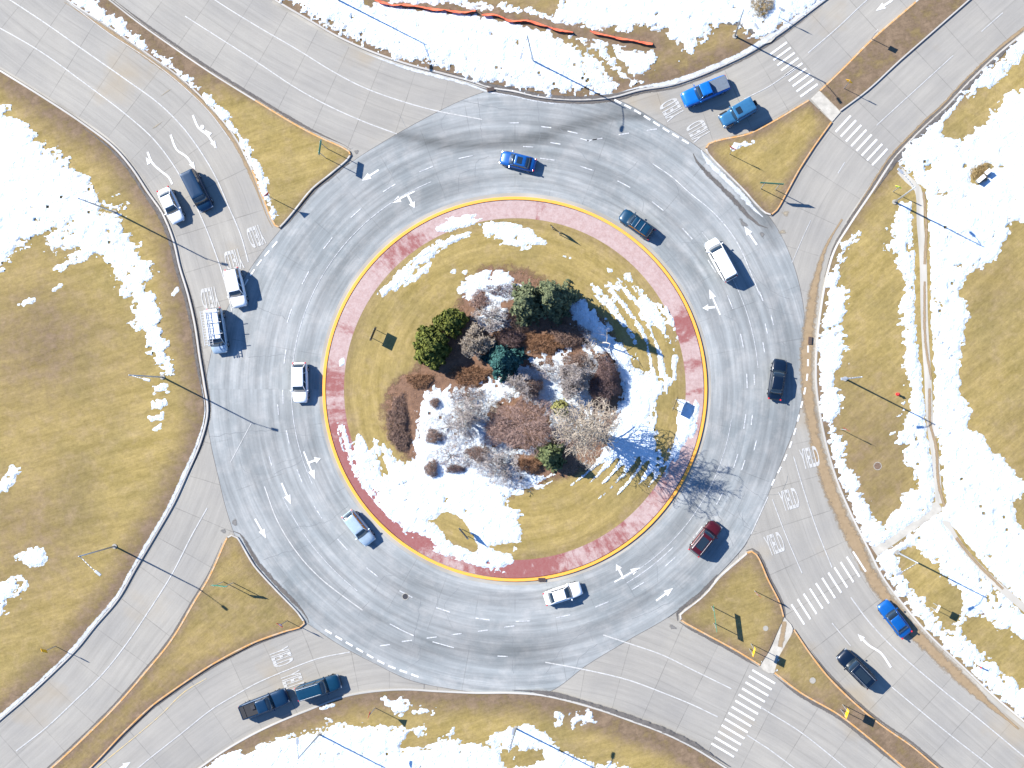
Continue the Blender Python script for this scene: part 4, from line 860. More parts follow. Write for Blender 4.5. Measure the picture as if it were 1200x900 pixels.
def vehicle(label, cat, name, x, y, hd, Lp, kind, pm, Wd=1.85, Ht=1.5, roofm=None, glassw=None, extras=()):
    L = Lp/K; kd = KINDS[kind]; e = empty(name, P(x, y, 0.02), math.atan2(-hd[1], hd[0])); tag(e, label, cat)
    dp = kd['deck']; dx = [d[0]*L for d in dp]; dz = [d[1] for d in dp]
    def deck(q): return float(np.interp(q, dx, dz))
    lo, hi = dx[0], dx[-1]
    ts = [lo+(hi-lo)*(0.5-0.5*math.cos(math.pi*i/22)) for i in range(23)]
    rings = []
    boxy = 0.5 if kind in ('jeep', 'pickup') else 1.0
    for q in ts:
        t = (q-(lo+hi)/2)/((hi-lo)/2); w = Wd/2*(1-0.22*boxy*abs(t)**9-0.05*t*t*(1.3 if t > 0 else 0.8)*boxy); z = deck(q)
        zb = .24 if abs(t) < .93 else .34
        if kind == 'jeep' and q > .15*L: wi = w*.84
        else: wi = w
        prof = [(0, zb), (wi*.88, zb), (w*.985, zb+.08), (w, zb+.28), (wi*.995, max(z-.22, zb+.3)), (wi*.95, z-.07), (wi*.86, z-.012), (wi*.5, z+.018), (0, z+.028)]
        rings.append([(q, a, b) for a, b in prof]+[(q, -a, b) for a, b in prof[-2:0:-1]])
    n = len(rings[0]); vs = [v for r in rings for v in r]; fs = []
    for i in range(len(rings)-1):
        for j in range(n): fs.append((i*n+j, (i+1)*n+j, (i+1)*n+(j+1) % n, i*n+(j+1) % n))
    fs.append(tuple(range(n))); fs.append(tuple(range(len(vs)-1, len(vs)-n-1, -1)))
    ob = smooth(link('body', mesh('body', vs, fs), pm, e))
    # greenhouse
    c0, c1, c2, c3 = [v*L for v in kd['cab']]; wb = Wd/2*kd['bw']; wt = Wd/2*kd['tw']; zt = Ht-.05
    zf, zr = deck(c0), deck(c3)
    def panel(nm, q, off=.0):
        b = MB(); q = [Vector(v) for v in q]; nn = (q[1]-q[0]).cross(q[3]-q[0]).normalized()
        c = sum(q, Vector())/4
        if nn.dot(c-Vector((0, 0, (zf+zt)/2))) < 0: nn = -nn
        vs_ = [v-nn*.02 for v in q]+[v+nn*.004 for v in q]
        b.add(vs_, [(0, 1, 2, 3), (7, 6, 5, 4), (0, 4, 5, 1), (1, 5, 6, 2), (2, 6, 7, 3), (3, 7, 4, 0)]); return b.build(nm, M['glass'], e)
    F0 = [(c0, -wb*.95, zf), (c0, wb*.95, zf)]; F1 = [(c1, -wt, zt), (c1, wt, zt)]; B1 = [(c2, -wt, zt), (c2, wt, zt)]; B0 = [(c3, -wb*.93, zr), (c3, wb*.93, zr)]
    # curve the windshield slightly forward in the middle
    def bowed(nm, a, b, bulge):
        m = MB(); k = 8; vs_ = []
        for row, (p, q) in enumerate((a, b)):
            for i in range(k+1):
                t = i/k; v = Vector(p).lerp(Vector(q), t); v.x += bulge*(1-(2*t-1)**2)*(1 if row == 0 else .6); vs_.append(v)
        m.add(vs_, [(i, i+1, k+2+i, k+1+i) for i in range(k)]); o = smooth(m.build(nm, M['glass'], e)); so_ = o.modifiers.new('s', 'SOLIDIFY'); so_.thickness = .02; so_.offset = 0; return o
    bowed('windshield', (Vector(F0[0])+Vector((.02, 0, .01)), Vector(F0[1])+Vector((.02, 0, .01))), F1, .10)
    bowed('rear_window', (Vector(B0[0])+Vector((-.02, 0, .01)), Vector(B0[1])+Vector((-.02, 0, .01))), B1, -.06)
    for s in (-1, 1):
        zs = min(zf, zr); panel('side_window', [(c0-.02, s*wb*.97, zf-.02), (c1, s*wt*1.01, zt), (c2, s*wt*1.01, zt), (c3+.02, s*wb*.95, zr-.02)])
    pr = .035
    for s in (0, 1):
        for (u, v) in ((F0[s], F1[s]), (B0[s], B1[s])): b = MB(); b.tube(u, v, pr*1.3, pr, 6); b.build('pillar', pm, e, sm=True)
        sg = -1 if s == 0 else 1
        for fr in ((.45,) if kind in ('sedan', 'pickup') else (.30, .68)):
            b = MB(); b.tube((c0+(c3-c0)*fr, sg*wb*.97, (zf+zr)/2), (c1+(c2-c1)*fr, sg*wt*1.01, zt), pr, pr, 6); b.build('pillar', pm, e, sm=True)
    # roof with crowned, rounded edges
    rp = rrect(c2-.06, c1+.07, wt+.045, wt+.035, .16)
    ri = rrect(c2+.04, c1-.02, wt-.06, wt-.07, .12); rj = rrect(c2+.35, c1-.3, max(wt-.4, .1), max(wt-.4, .1), .08)
    m = len(rp); vs_ = [(p[0], p[1], zt-.02) for p in rp]+[(p[0], p[1], zt+.012) for p in rp]+[(p[0], p[1], zt+.04) for p in ri]+[(p[0], p[1], zt+.058) for p in rj]
    fs_ = [tuple(range(m-1, -1, -1)), tuple(range(3*m, 4*m))]+[(k_*m+i, k_*m+(i+1) % m, (k_+1)*m+(i+1) % m, (k_+1)*m+i) for k_ in range(3) for i in range(m)]
    ro = smooth(link('roof', mesh('roof', vs_, fs_), roofm or pm, e))
    # running gear
    wb2 = L*.30
    for sx in (-1, 1):
        for sy in (-1, 1):
            w = link('wheel', TY, None, e); w.location = (sx*wb2-(.02*L if sx < 0 else -.02*L), sy*(Wd/2-.105), .30); w.rotation_euler = (0, 0, 0 if sy > 0 else math.pi)
            r = link('rim', RI, None, w)
    dkf = deck(hi-.12)
    for s in (-1, 1):
        b = MB(); b.box((hi-.14, s*Wd*.36, dkf-.12), (.22, .30, .13)); b.build('headlight', M['headlamp'], e, bevel=.03)
        b = MB(); b.box((lo+.09, s*Wd*.39, .84), (.18, .17, .17)); b.build('taillight', M['taillamp'], e, bevel=.03)
        b = MB(); b.box((c0-.12, s*(Wd/2+.07), zf+.04), (.13, .20, .13)); b.build('side_mirror', pm, e, bevel=.03)
    b = MB(); b.box((hi-.03, 0, .48), (.07, Wd*.55, .16)); b.build('grille', M['trim'], e)
    b = MB(); b.box((0, 0, .26), (L*.82, Wd*.93, .12)); b.build('underbody', M['trim'], e)
    zr_ = zt+.06
    if 'sunroof' in extras:
        b = MB(); xc = c1-.55; b.poly(rrect(xc-.33, xc+.33, .42, .42, .08), zr_-.02, zr_+.012); b.build('sunroof', M['glass'], e)
    if 'bigsunroof' in extras:
        b = MB(); b.poly(rrect(c2+.5, c1-.35, .48, .48, .08), zr_-.02, zr_+.012); b.build('sunroof', M['glass'], e)
    if 'rails' in extras:
        for s in (-1, 1):
            b = MB(); b.tube((c1-.15, s*(wt-.06), zr_+.05), (c2+.1, s*(wt-.06), zr_+.05), .022, .022, 6)
            for q in (c1-.15, c2+.1): b.tube((q, s*(wt-.06), zr_-.03), (q, s*(wt-.06), zr_+.05), .02, .02, 6)
            b.build('roof_rail', M['steel'], e)
    if 'bars' in extras:
        for q in (c1-.5, c1-1.25):
            b = MB(); b.box((q, 0, zr_+.06), (.06, wt*2-.1, .03)); b.box((q, wt-.08, zr_+.02), (.08, .06, .08)); b.box((q, -wt+.08, zr_+.02), (.08, .06, .08)); b.build('crossbar', M['steel'], e)
    if kind == 'pickup':
        b = MB(); x0, x1 = lo+.12, c3-.10
        if 'tonneau' in extras: b.poly(rrect(x0, x1, Wd*.40, Wd*.40, .05), 1.06, 1.115); b.build('bed_cover', M['bedgrey'], e)
        else:
            b.poly(rrect(x0, x1, Wd*.37, Wd*.37, .05), 1.085, 1.10); b.build('bed_floor', M['trim'], e)
            b = MB()
            for s in (-1, 1): b.box(((x0+x1)/2, s*Wd*.41, 1.11), (x1-x0, .09, .05))
            b.box((x0-.02, 0, 1.11), (.08, Wd*.8, .05)); b.build('bed_rail', pm, e)
            b = MB(); b.box((x0+.25*(x1-x0), 0, 1.13), (.05, Wd*.72, .05)); b.box((x1-.4, .2, 1.18), (.5, .5, .16)); b.build('bed_cargo', M['darkmetal'], e)
    if kind == 'jeep':
        w = link('spare_wheel', TY, None, e); w.location = (lo-.13, 0, .95); w.rotation_euler = (0, 0, math.pi/2)
        for s in (-1, 1):
            b = MB(); b.box((L*.33, s*Wd*.46, .88), (1.0, .22, .07)); b.build('fender', M['trim'], e, bevel=.03)
    if 'ladders' in extras:
        for q in (c1-.5, c1-1.9, c2+.3): b = MB(); b.box((q, .12, zr_+.12), (.06, wt*2+.5, .05)); b.box((q, wt-.1, zr_+.05), (.06, .05, .14)); b.box((q, -wt+.1, zr_+.05), (.06, .05, .14)); b.build('rack_bar', M['steel'], e)
    return e, c1, c2, wt, zr_
def car_paint(name, c, metal=0.3, rough=0.32): return plain(name, c, rough, metal, 0.4, 0.10, coat=0.35)
cp = {'white': car_paint('white_car_paint', (0.74, 0.75, 0.76), 0.0), 'silver': car_paint('silver_car_paint', (0.33, 0.42, 0.50), 0.25), 'navy': car_paint('navy_car_paint', (0.004, 0.026, 0.065), 0.2),
      'black': car_paint('black_car_paint', (0.002, 0.008, 0.022), 0.1), 'blue': car_paint('blue_car_paint', (0.004, 0.07, 0.27), 0.2), 'bright': car_paint('bright_blue_car_paint', (0.004, 0.12, 0.42), 0.15),
      'steel': car_paint('steel_blue_car_paint', (0.035, 0.14, 0.27), 0.3), 'teal': car_paint('dark_teal_car_paint', (0.003, 0.035, 0.075), 0.2), 'maroon': car_paint('maroon_car_paint', (0.055, 0.004, 0.008), 0.15), 'royal': car_paint('royal_blue_car_paint', (0.003, 0.075, 0.28), 0.15)}
M['bedgrey'] = plain('grey_bed_cover', (0.10, 0.125, 0.16), 0.7)
vehicle('small white sedan waiting in the left lane beside the dark minivan', 'car', 'sedan_car', 203, 242, (.42, .91), 43, 'sedan', cp['white'], 1.82, 1.45)
vehicle('dark navy minivan in the middle lane next to the small white sedan', 'car', 'minivan', 234, 225, (.45, .89), 50, 'minivan', cp['navy'], 1.98, 1.75)
vehicle('white SUV with grey rear waiting between the lane lettering at the left entry', 'car', 'suv_car', 279, 338, (.22, .975), 46, 'suv', cp['white'], 1.92, 1.72)
ve = vehicle('pale blue-white work van with ladders on its roof at the left kerb', 'van', 'work_van', 257, 388, (.14, .99), 53, 'minivan', cp['silver'], 1.98, 1.95, cp['white'], extras=('ladders',))
vehicle('white SUV circling on the left side close to the yellow kerb', 'car', 'suv_car', 353.5, 448.5, (.02, 1), 47, 'wagon', cp['white'], 1.88, 1.66)
vehicle('silver blue hatchback with red tail lights circling at the lower left', 'car', 'hatchback_car', 422, 618, (.62, .78), 45, 'wagon', cp['silver'], 1.84, 1.5)
vehicle('dark blue pickup truck with open bed waiting behind the teal SUV', 'truck', 'pickup_truck', 312, 823, (.93, -.36), 58, 'pickup', cp['navy'], 2.0, 1.85)
vehicle('dark teal SUV entering from the lower left in front of the pickup', 'car', 'suv_car', 375, 804, (.95, -.30), 53, 'suv', cp['teal'], 1.98, 1.78, extras=('rails',))
vehicle('white sedan with dark glass just below the yellow island kerb', 'car', 'sedan_car', 660, 694.5, (.955, -.30), 45, 'sedan', cp['white'], 1.84, 1.46)
vehicle('dark red SUV with glass roof and rails circling at the lower right', 'car', 'suv_car', 826, 630, (.62, -.78), 45, 'suv', cp['maroon'], 1.9, 1.7, extras=('rails', 'bigsunroof'))
vehicle('black sedan circling on the far right side of the ring', 'car', 'sedan_car', 910, 445, (.15, -.99), 48, 'sedan', cp['black'], 1.86, 1.46)
vehicle('white van with plain white roof circling at the upper right', 'van', 'passenger_van', 844, 305.5, (-.48, -.88), 52, 'minivan', cp['white'], 2.0, 1.9)
vehicle('dark blue-green hatchback with roof crossbars just outside the upper right island kerb', 'car', 'hatchback_car', 746, 264, (-.81, -.58), 44, 'wagon', cp['teal'], 1.82, 1.5, extras=('bars',))
vehicle('blue sedan with a sunroof at the very top of the ring', 'car', 'sedan_car', 607.5, 190.5, (-.97, -.24), 42, 'sedan', cp['blue'], 1.8, 1.45, extras=('sunroof',))
vehicle('bright blue pickup truck with grey bed cover at the upper right entry', 'truck', 'pickup_truck', 826, 109, (-.92, .39), 57, 'pickup', cp['bright'], 2.0, 1.88, extras=('tonneau',))
vehicle('boxy steel blue off-roader with a spare wheel on its back at the upper right', 'car', 'off_road_car', 864, 134.5, (-.87, .49), 47, 'jeep', cp['steel'], 1.88, 1.85, extras=('sunroof',))
vehicle('royal blue sedan by the snowy kerb on the lower right approach', 'car', 'sedan_car', 1046.5, 724, (-.61, -.79), 48, 'sedan', cp['royal'], 1.86, 1.48)
vehicle('long black SUV with roof rails on the lower right approach', 'car', 'suv_car', 1002, 782, (-.70, -.71), 52, 'suv', cp['black'], 1.98, 1.82, extras=('rails', 'bigsunroof'))
def ladder(dy, label):
    e0, c1, c2, wt, zr = ve
    base = Matrix.Translation(e0.location) @ Matrix.Rotation(e0.rotation_euler[2], 4, 'Z')
    e = empty('ladder', base @ Vector((0, dy, zr+.17)), e0.rotation_euler[2]); tag(e, label, 'ladder', 'ladders on the work van')
    for s in (-1, 1): b = MB(); b.box((-.3, s*.2, 0), (4.2, .05, .09)); b.build('side_rail', M['steel'], e)
    b = MB()
    for i in range(13): b.box((-2.3+i*.33, 0, 0), (.05, .4, .04))
    b.build('rungs', M['steel'], e)
ladder(-.95, 'outer aluminium ladder overhanging the kerb side of the work van'); ladder(-.35, 'inner aluminium ladder lying on the roof rack of the work van')

# ------------------------------------------------------------------ street lamps and signs
def lamp(x, y, d, label, h=8.7, arm=2.2, grp='tall lamp posts around the ring'):
    e = empty('street_lamp', P(x, y, 0.12)); tag(e, label, 'street lamp', grp)
    b = MB(); b.tube((0, 0, -.1), (0, 0, .12), .32, .30, 16); b.build('base', M['gutter'], e)
    b = MB(); b.tube((0, 0, .1), (0, 0, h), .11, .065, 12); b.build('pole', M['steel'], e, sm=True)
    k = math.hypot(*d); ux, uy = d[0]/k, -d[1]/k; b = MB(); pr = Vector((0, 0, h-.3))
    for i in range(1, 7):
        t = i/6; q = Vector((ux*arm*t, uy*arm*t, h-.3+.55*math.sin(t*math.pi/2))); b.tube(pr, q, .045, .04, 8); pr = q
    b.build('arm', M['steel'], e, sm=True)
    b = MB(); a = math.atan2(uy, ux); c = Vector((ux*(arm+.3), uy*(arm+.3), h+.24)); b.box(c, (.8, .32, .14), a); hd = b.build('lamp_head', M['steel'], e, bevel=.05)
    b = MB(); b.box(c-Vector((0, 0, .085)), (.45, .24, .05), a); b.build('lens', M['headlamp'], hd)
lamp(625, 72, (-6, 20), 'street lamp on the snow above the ring with its arm over the upper lanes')
lamp(397, 1, (0, 20), 'street lamp at the top edge left of the orange netting')
lamp(135, 249, (1, .25), 'street lamp at the tip of the long snow patch on the left lawn', arm=1.6)
lamp(191, 442, (1, .25), 'street lamp beside the left kerb level with the island centre', arm=1.9)
lamp(135, 640, (.78, .62), 'street lamp on the lower left lawn opposite the splitter island tip', h=8.5, arm=2.7)
lamp(375, 860, (0, -1), 'street lamp on the snow south of the lower left entry', arm=1.8)
lamp(605, 853, (.2, -1), 'street lamp on the snow at the bottom centre')
lamp(990, 444, (-1, .1), 'street lamp on the grass right of the ring', arm=1.8)
lamp(1048, 237, (-.7, -.7), 'street lamp where the right hand footpath begins')
lamp(1051, 647, (-1, .5), 'street lamp by the crossing at the lower right footpath')
lamp(861, 43, (.56, .83), 'street lamp beside the curved footpath at the top', arm=2.2)

def sign(x, y, wd, w, h, zc, mat, label, cat='road sign', posts=1, shape='rect', txt=None, nm='road_sign', z0=0.14):
    e = empty(nm, P(x, y, z0)); tag(e, label, cat); k = math.hypot(*wd); ux, uy = wd[0]/k, -wd[1]/k; a = math.atan2(uy, ux)
    for s in ((0,) if posts == 1 else (-.32, .32)):
        b = MB(); b.box((ux*w*s, uy*w*s, (zc+h*.35)/2), (.07, .07, zc+h*.35), a); b.build('post', M['steel'], e)
    nv = Vector((-uy, ux, 0)); U = Vector((ux, uy, 0)); Z = Vector((0, 0, 1)); c = Vector((0, 0, zc))+nv*.06
    if shape == 'rect': sh = [(-.5, -.5), (.5, -.5), (.5, .5), (-.5, .5)]
    elif shape == 'tri': sh = [(-.5, .5), (0, -.5), (.5, .5)]
    elif shape == 'diamond': sh = [(0, -.5), (.5, 0), (0, .5), (-.5, 0)]
    def plate(nm_, sc, o0, o1, mt, par):
        b = MB(); n = len(sh); cy = 0.17 if shape == 'tri' else 0
        vs_ = [c+U*(u*w*sc)+Z*(((v-cy)*sc+cy)*h)+nv*o for o in (o0, o1) for u, v in sh]
        b.add(vs_, [tuple(range(n)), tuple(range(2*n-1, n-1, -1))]+[(i, i+n, (i+1) % n+n, (i+1) % n) for i in range(n)]); return b.build(nm_, M[mt], par)
    back = plate('panel', 1, -.012, .012, mat, e)
    if shape == 'tri': plate('face', .62, .013, .018, 'sign_white', back)
    elif mat in ('sign_yellow', 'sign_lime'): plate('border', .86, .013, .016, 'black', back); plate('face', .80, .017, .020, mat, back)
    elif mat == 'sign_white': plate('border', .90, .013, .016, 'black', back); plate('face', .84, .017, .020, mat, back)
    else: plate('border', .92, .013, .016, 'sign_white', back); plate('face', .87, .017, .020, mat, back)
    return e
sign(383, 180, (-.15, 1), 1.8, .6, 3.0, 'sign_green', 'green guide sign on the upper left splitter island', posts=2)
sign(322, 234, (.75, -.65), .9, .8, 2.6, 'sign_red', 'yield sign at the lower tip of the upper left splitter island', shape='tri', nm='yield_sign')
sign(855, 181, (.85, .52), .95, .85, 2.6, 'sign_red', 'yield sign in the upper right splitter island near the off-roader', shape='tri', nm='yield_sign')
sign(900, 222, (1, .07), 2.8, .7, 3.0, 'sign_green', 'long green guide sign on the upper right splitter island', posts=2)
sign(989, 104, (.85, .5), .95, .95, 2.6, 'sign_yellow', 'yellow warning sign on the brown strip by the upper right crossing', shape='diamond', nm='warning_sign')
sign(912, 21, (.85, .5), .8, .8, 2.5, 'sign_white', 'white sign on the snow beside the upper right crossing')
sign(1021, 46, (.6, -.8), .6, .75, 2.1, 'sign_white', 'small white sign at the left edge of the brown splitter strip')
sign(1046, 225, (.9, .4), .9, .9, 2.4, 'sign_lime', 'lime pedestrian sign beside the lamp where the right footpath begins', shape='diamond', nm='warning_sign')
sign(66, 757, (.85, .5), 1.0, 1.0, 2.6, 'sign_yellow', 'yellow warning sign on the grass at the lower left kerb', shape='diamond', posts=1, nm='warning_sign')
sign(268, 682, (1, .1), 1.9, .6, 2.9, 'sign_green', 'green guide sign on the lower left splitter island', posts=2)
sign(337, 727, (.8, .55), .95, .85, 2.6, 'sign_red', 'yield sign at the right tip of the lower left splitter island', shape='tri', nm='yield_sign')
sign(440, 829, (.3, -1), .95, .85, 2.6, 'sign_red', 'yield sign on the grass south of the teal SUV', shape='tri', nm='yield_sign')
sign(835, 720, (.13, 1), 3.2, .55, 2.5, 'sign_green', 'long guide sign seen edge-on in the lower right splitter island', posts=2)
sign(879, 757, (-.3, 1), 1.0, 1.0, 2.8, 'sign_yellow', 'yellow sign beside the worn path of the lower right splitter island', nm='warning_sign', posts=2)
sign(884, 692, (.75, .65), .95, .85, 2.6, 'sign_red', 'yield sign near the right kerb of the lower right splitter island', shape='tri', nm='yield_sign')
sign(986, 828, (-.35, 1), 1.0, 1.0, 2.6, 'sign_yellow', 'yellow sign in the narrow splitter strip below the long black SUV', nm='warning_sign', posts=2)
sign(1092, 709, (-.5, 1), .9, .7, 2.1, 'sign_white', 'white sign on two posts in the grass right of the royal blue sedan', posts=2)
sign(985, 503, (.87, .5), .95, .85, 2.6, 'sign_red', 'yield sign on the dry grass east of the ring', shape='tri', nm='yield_sign')
g = 'chevron boards on the centre island'
for x, y, wd, lb in ((440, 392, (-.38, .92), 'dark backed board on the left side of the centre island'), (652, 272, (.75, .62), 'pale board at the top of the centre island'),
                (545, 624, (.62, .75), 'pale board in the grass patch amid the lower snow of the island'), (790, 473, (-.35, .94), 'board throwing a square shadow on the right island apron')):
    e = sign(x, y, wd, 1.75, .95, 1.35, 'black', lb, posts=2, nm='chevron_board'); e['group'] = g
# fire hydrant and utility marker
def hydrant(x, y, label):
    e = empty('fire_hydrant', P(x, y, .15)); tag(e, label, 'fire hydrant')
    b = MB(); b.tube((0, 0, 0), (0, 0, .08), .2, .2, 14); b.tube((0, 0, .08), (0, 0, .62), .13, .12, 14); b.tube((0, 0, .62), (0, 0, .66), .17, .17, 14); b.tube((0, 0, .66), (0, 0, .80), .14, .05, 14); b.build('barrel', M['hydrant'], e, sm=False)
    for s in (-1, 1): b = MB(); b.tube((s*.1, 0, .46), (s*.24, 0, .46), .07, .07, 10); b.build('nozzle', M['hydrant'], e)
    b = MB(); b.tube((0, 0, .8), (0, 0, .86), .04, .04, 6); b.build('operating_nut', M['hydrant'], e)
hydrant(1051, 462, 'red fire hydrant in a snow patch right of the ring')
e = empty('utility_marker', P(1146, 780, .15)); tag(e, 'short reddish marker post in the snow at the lower right', 'marker post')
b = MB(); b.tube((0, 0, 0), (0, 0, .9), .09, .09, 10); b.build('post', M['soil'], e); b = MB(); b.tube((0, 0, .9), (0, 0, 1.0), .11, .07, 10); b.build('cap', M['hydrant'], e)
for x, y, lb, s in ((1155, 203, 'upper grey utility cabinet beside the straw patch in the snow', .8), (1147, 211, 'lower grey utility cabinet beside the straw patch in the snow', 1.15)):
    e = empty('utility_cabinet', P(x, y, .15), .7); tag(e, lb, 'cabinet')
    b = MB(); b.box((0, 0, .35), (.9*s, .4, .7)); b.build('housing', M['steel'], e, bevel=.03); b = MB(); b.box((0, 0, .73), (.98*s, .48, .06)); b.build('lid', M['sign_white'], e)
    b = MB(); b.box((0, -.205, .35), (.7*s, .02, .5)); b.build('door', M['steel'], e)
# orange netting fence
def netting(pts, label, h=.5, lean=.35):
    c = curve(pts, 3); rr_ = random.Random(4); n = normals(c); e = empty('netting_fence', P(c[0][0], c[0][1], .15)); tag(e, label, 'netting fence', 'orange netting fences')
    o0 = P(c[0][0], c[0][1], .15); b = MB(); vs = []; R_ = 6; m = len(c); jit = [rr_.uniform(-.16, .16) for _ in c]
    for j in range(R_+1):
        t = j/R_
        for i in range(m):
            p = P(c[i][0], c[i][1], .15)-o0; d = Vector((n[i][0], -n[i][1], 0))*(lean*t*(1+jit[i])+.1*math.sin(i*.7)*t); vs.append(p+d+Vector((0, 0, .02+h*t*(1-.25*abs(math.sin(i*.35))))))
    for j in range(R_):
        for i in range(m-1): b.add([vs[j*m+i], vs[j*m+i+1], vs[(j+1)*m+i+1], vs[(j+1)*m+i]], [(0, 1, 2, 3)])
    b.build('netting', M['orange_net'], e)
    for i in range(0, m, 9): q = MB(); p = P(c[i][0], c[i][1], .15)-o0; q.tube(p, p+Vector((0, 0, h+.3)), .03, .025, 6); q.build('stake', M['wood'], e)
netting([(441, 0), (452, 3), (462, 6), (474, 5), (500, 9), (525, 12), (550, 14), (557, 12)], 'orange netting fence in the snow, its left run')
netting([(565, 17), (580, 17), (600, 24), (620, 24), (645, 32), (672, 38)], 'orange netting fence in the snow, its middle run')
netting([(692, 36), (710, 41), (730, 45), (765, 51)], 'orange netting fence in the snow, its right run by the tan grass')

# ------------------------------------------------------------------ plants
def leaves(center_fn, n, size, rnd, flat=.3):
    vs, fs = [], []
    for _ in range(n):
        p, nr = center_fn(rnd); s = size*rnd.uniform(.6, 1.35); d = Vector((rnd.gauss(0, 1), rnd.gauss(0, 1), rnd.gauss(0, 1)*flat)).normalized()
        nn = (nr+Vector((rnd.gauss(0, .5), rnd.gauss(0, .5), rnd.gauss(0, .5)))).normalized(); a = nn.cross(d)
        if a.length < .05: continue
        a.normalize(); b = nn.cross(a); k = len(vs)
        vs += [p-a*s*.5-b*s*.35, p+a*s*.5-b*s*.35, p+a*s*.28+b*s*.6, p-a*s*.28+b*s*.6]; fs.append((k, k+1, k+2, k+3))
    return vs, fs
def conifer(x, y, r, h, mat, label, n, seed, grp=None, lob=.5, name='conifer_tree'):
    rnd = random.Random(seed); e = empty(name, P(x, y, .15)); tag(e, label, 'tree', grp)
    b = MB(); b.tube((0, 0, 0), (0, 0, h*.93), .04*h*.6+.05, .02, 8); b.build('trunk', M['wood'], e)
    ph = [rnd.uniform(0, 6.28) for _ in range(4)]
    def fn(q):
        u = 1-math.sqrt(q.random()); a = q.uniform(0, 6.2832)
        layer = .82+.18*math.cos(u*h*5.2); lump = 1+lob*(.5*math.sin(3*a+ph[0]+u*5)+.35*math.sin(7*a+ph[1]-u*9)+.3*math.sin(13*a+ph[2]+u*14))
        R_ = r*(1-u)**.75*layer*lump*q.uniform(.55, 1.02); z = h*(.06+.94*u)+q.gauss(0, .06)-.12*R_
        return Vector((R_*math.cos(a), R_*math.sin(a), max(.05, z))), Vector((math.cos(a)*.6, math.sin(a)*.6, .8))
    v, f = leaves(fn, n, .30, rnd); link('crown', mesh('crown', v, f), M[mat], e)
def bushy(x, y, blobs, mat, label, n, seed, grp=None, size=.30, name='evergreen_bush', cat='bush'):
    rnd = random.Random(seed); e = empty(name, P(x, y, .15)); tag(e, label, cat, grp); b = MB()
    for bx, by, bz, br in blobs[:3]: b.tube((0, 0, 0), (bx, by, bz), .07, .03, 6)
    b.build('stems', M['wood'], e); w = [bl[3]**2 for bl in blobs]
    def fn(q):
        bl = q.choices(blobs, w)[0]; d = Vector((q.gauss(0, 1), q.gauss(0, 1), q.gauss(0, 1))).normalized()
        if d.z < -.5: d.z = -d.z
        k = 1+.22*math.sin(5*d.x+bl[0]*3)*math.cos(6*d.y+bl[1])+.12*math.sin(14*d.x+9*d.y)
        rr = bl[3]*k*q.uniform(.66, 1.02); return Vector((bl[0], bl[1], bl[2]))+Vector((d.x*rr, d.y*rr, d.z*rr*.85)), d
    v, f = leaves(fn, n, size, rnd); link('foliage', mesh('foliage', v, f), M[mat], e)
def bare_tree(x, y, r, h, mat, label, seed, dens=1.0, trunk='greybark', tw=.02, stems=5, levels=4, grp='bare trees on the island'):
    rnd = random.Random(seed); e = empty('bare_tree', P(x, y, .15)); tag(e, label, 'tree', grp); T = MB(); C_ = MB()
    def grow(p, d, L, rad, lv):
        k = 3; q = p
        for i in range(k):
            hr = math.hypot(q.x, q.y); pull = max(0, hr/r-.75)*2.2+max(0, q.z/h-.9)*.0; d2 = (d+Vector((rnd.gauss(0, .16)-q.x/r*pull, rnd.gauss(0, .16)-q.y/r*pull, rnd.gauss(0, .10)+.03-max(0, q.z/h-.8)*2))).normalized(); q2 = q+d2*L/k
            aa = math.atan2(q2.y, q2.x)
            if math.hypot(q2.x, q2.y) > r*(.98+.13*math.sin(3*aa+seed)+.10*math.sin(8*aa+seed*2)+rnd.uniform(-.16, .16)): return
            r2 = max(tw*.6, rad*(1-.22*(i+1)/1.0*.8))
            (T if lv <= 1 else C_).tube(q, q2, rad if i == 0 else r1_, r2, 5 if lv <= 1 else 3, cap=False); r1_ = r2; q = q2; d = d2
            if lv < levels:
                nb = max(1, int(rnd.uniform(1.4, 2.9)*dens)) 
                for _ in range(nb):
                    sd = d.cross(Vector((rnd.gauss(0, 1), rnd.gauss(0, 1), rnd.gauss(0, 1)))).normalized()
                    nd = (d*.75+sd*rnd.uniform(.5, .95)).normalized(); grow(q, nd, L*rnd.uniform(.45, .72), max(tw, r2*.6), lv+1)
    for i in range(stems):
        a = 6.28*i/stems+rnd.uniform(-.4, .4); tilt = rnd.uniform(.35, .75)*r/h*1.5
        grow(Vector((.15*math.cos(a), .15*math.sin(a), 0)), Vector((math.cos(a)*tilt, math.sin(a)*tilt, 1)).normalized(), h*rnd.uniform(.36, .46), .05+h*.008, 0)
    T.build('trunk', M[trunk], e); C_.build('crown', M[mat], e)
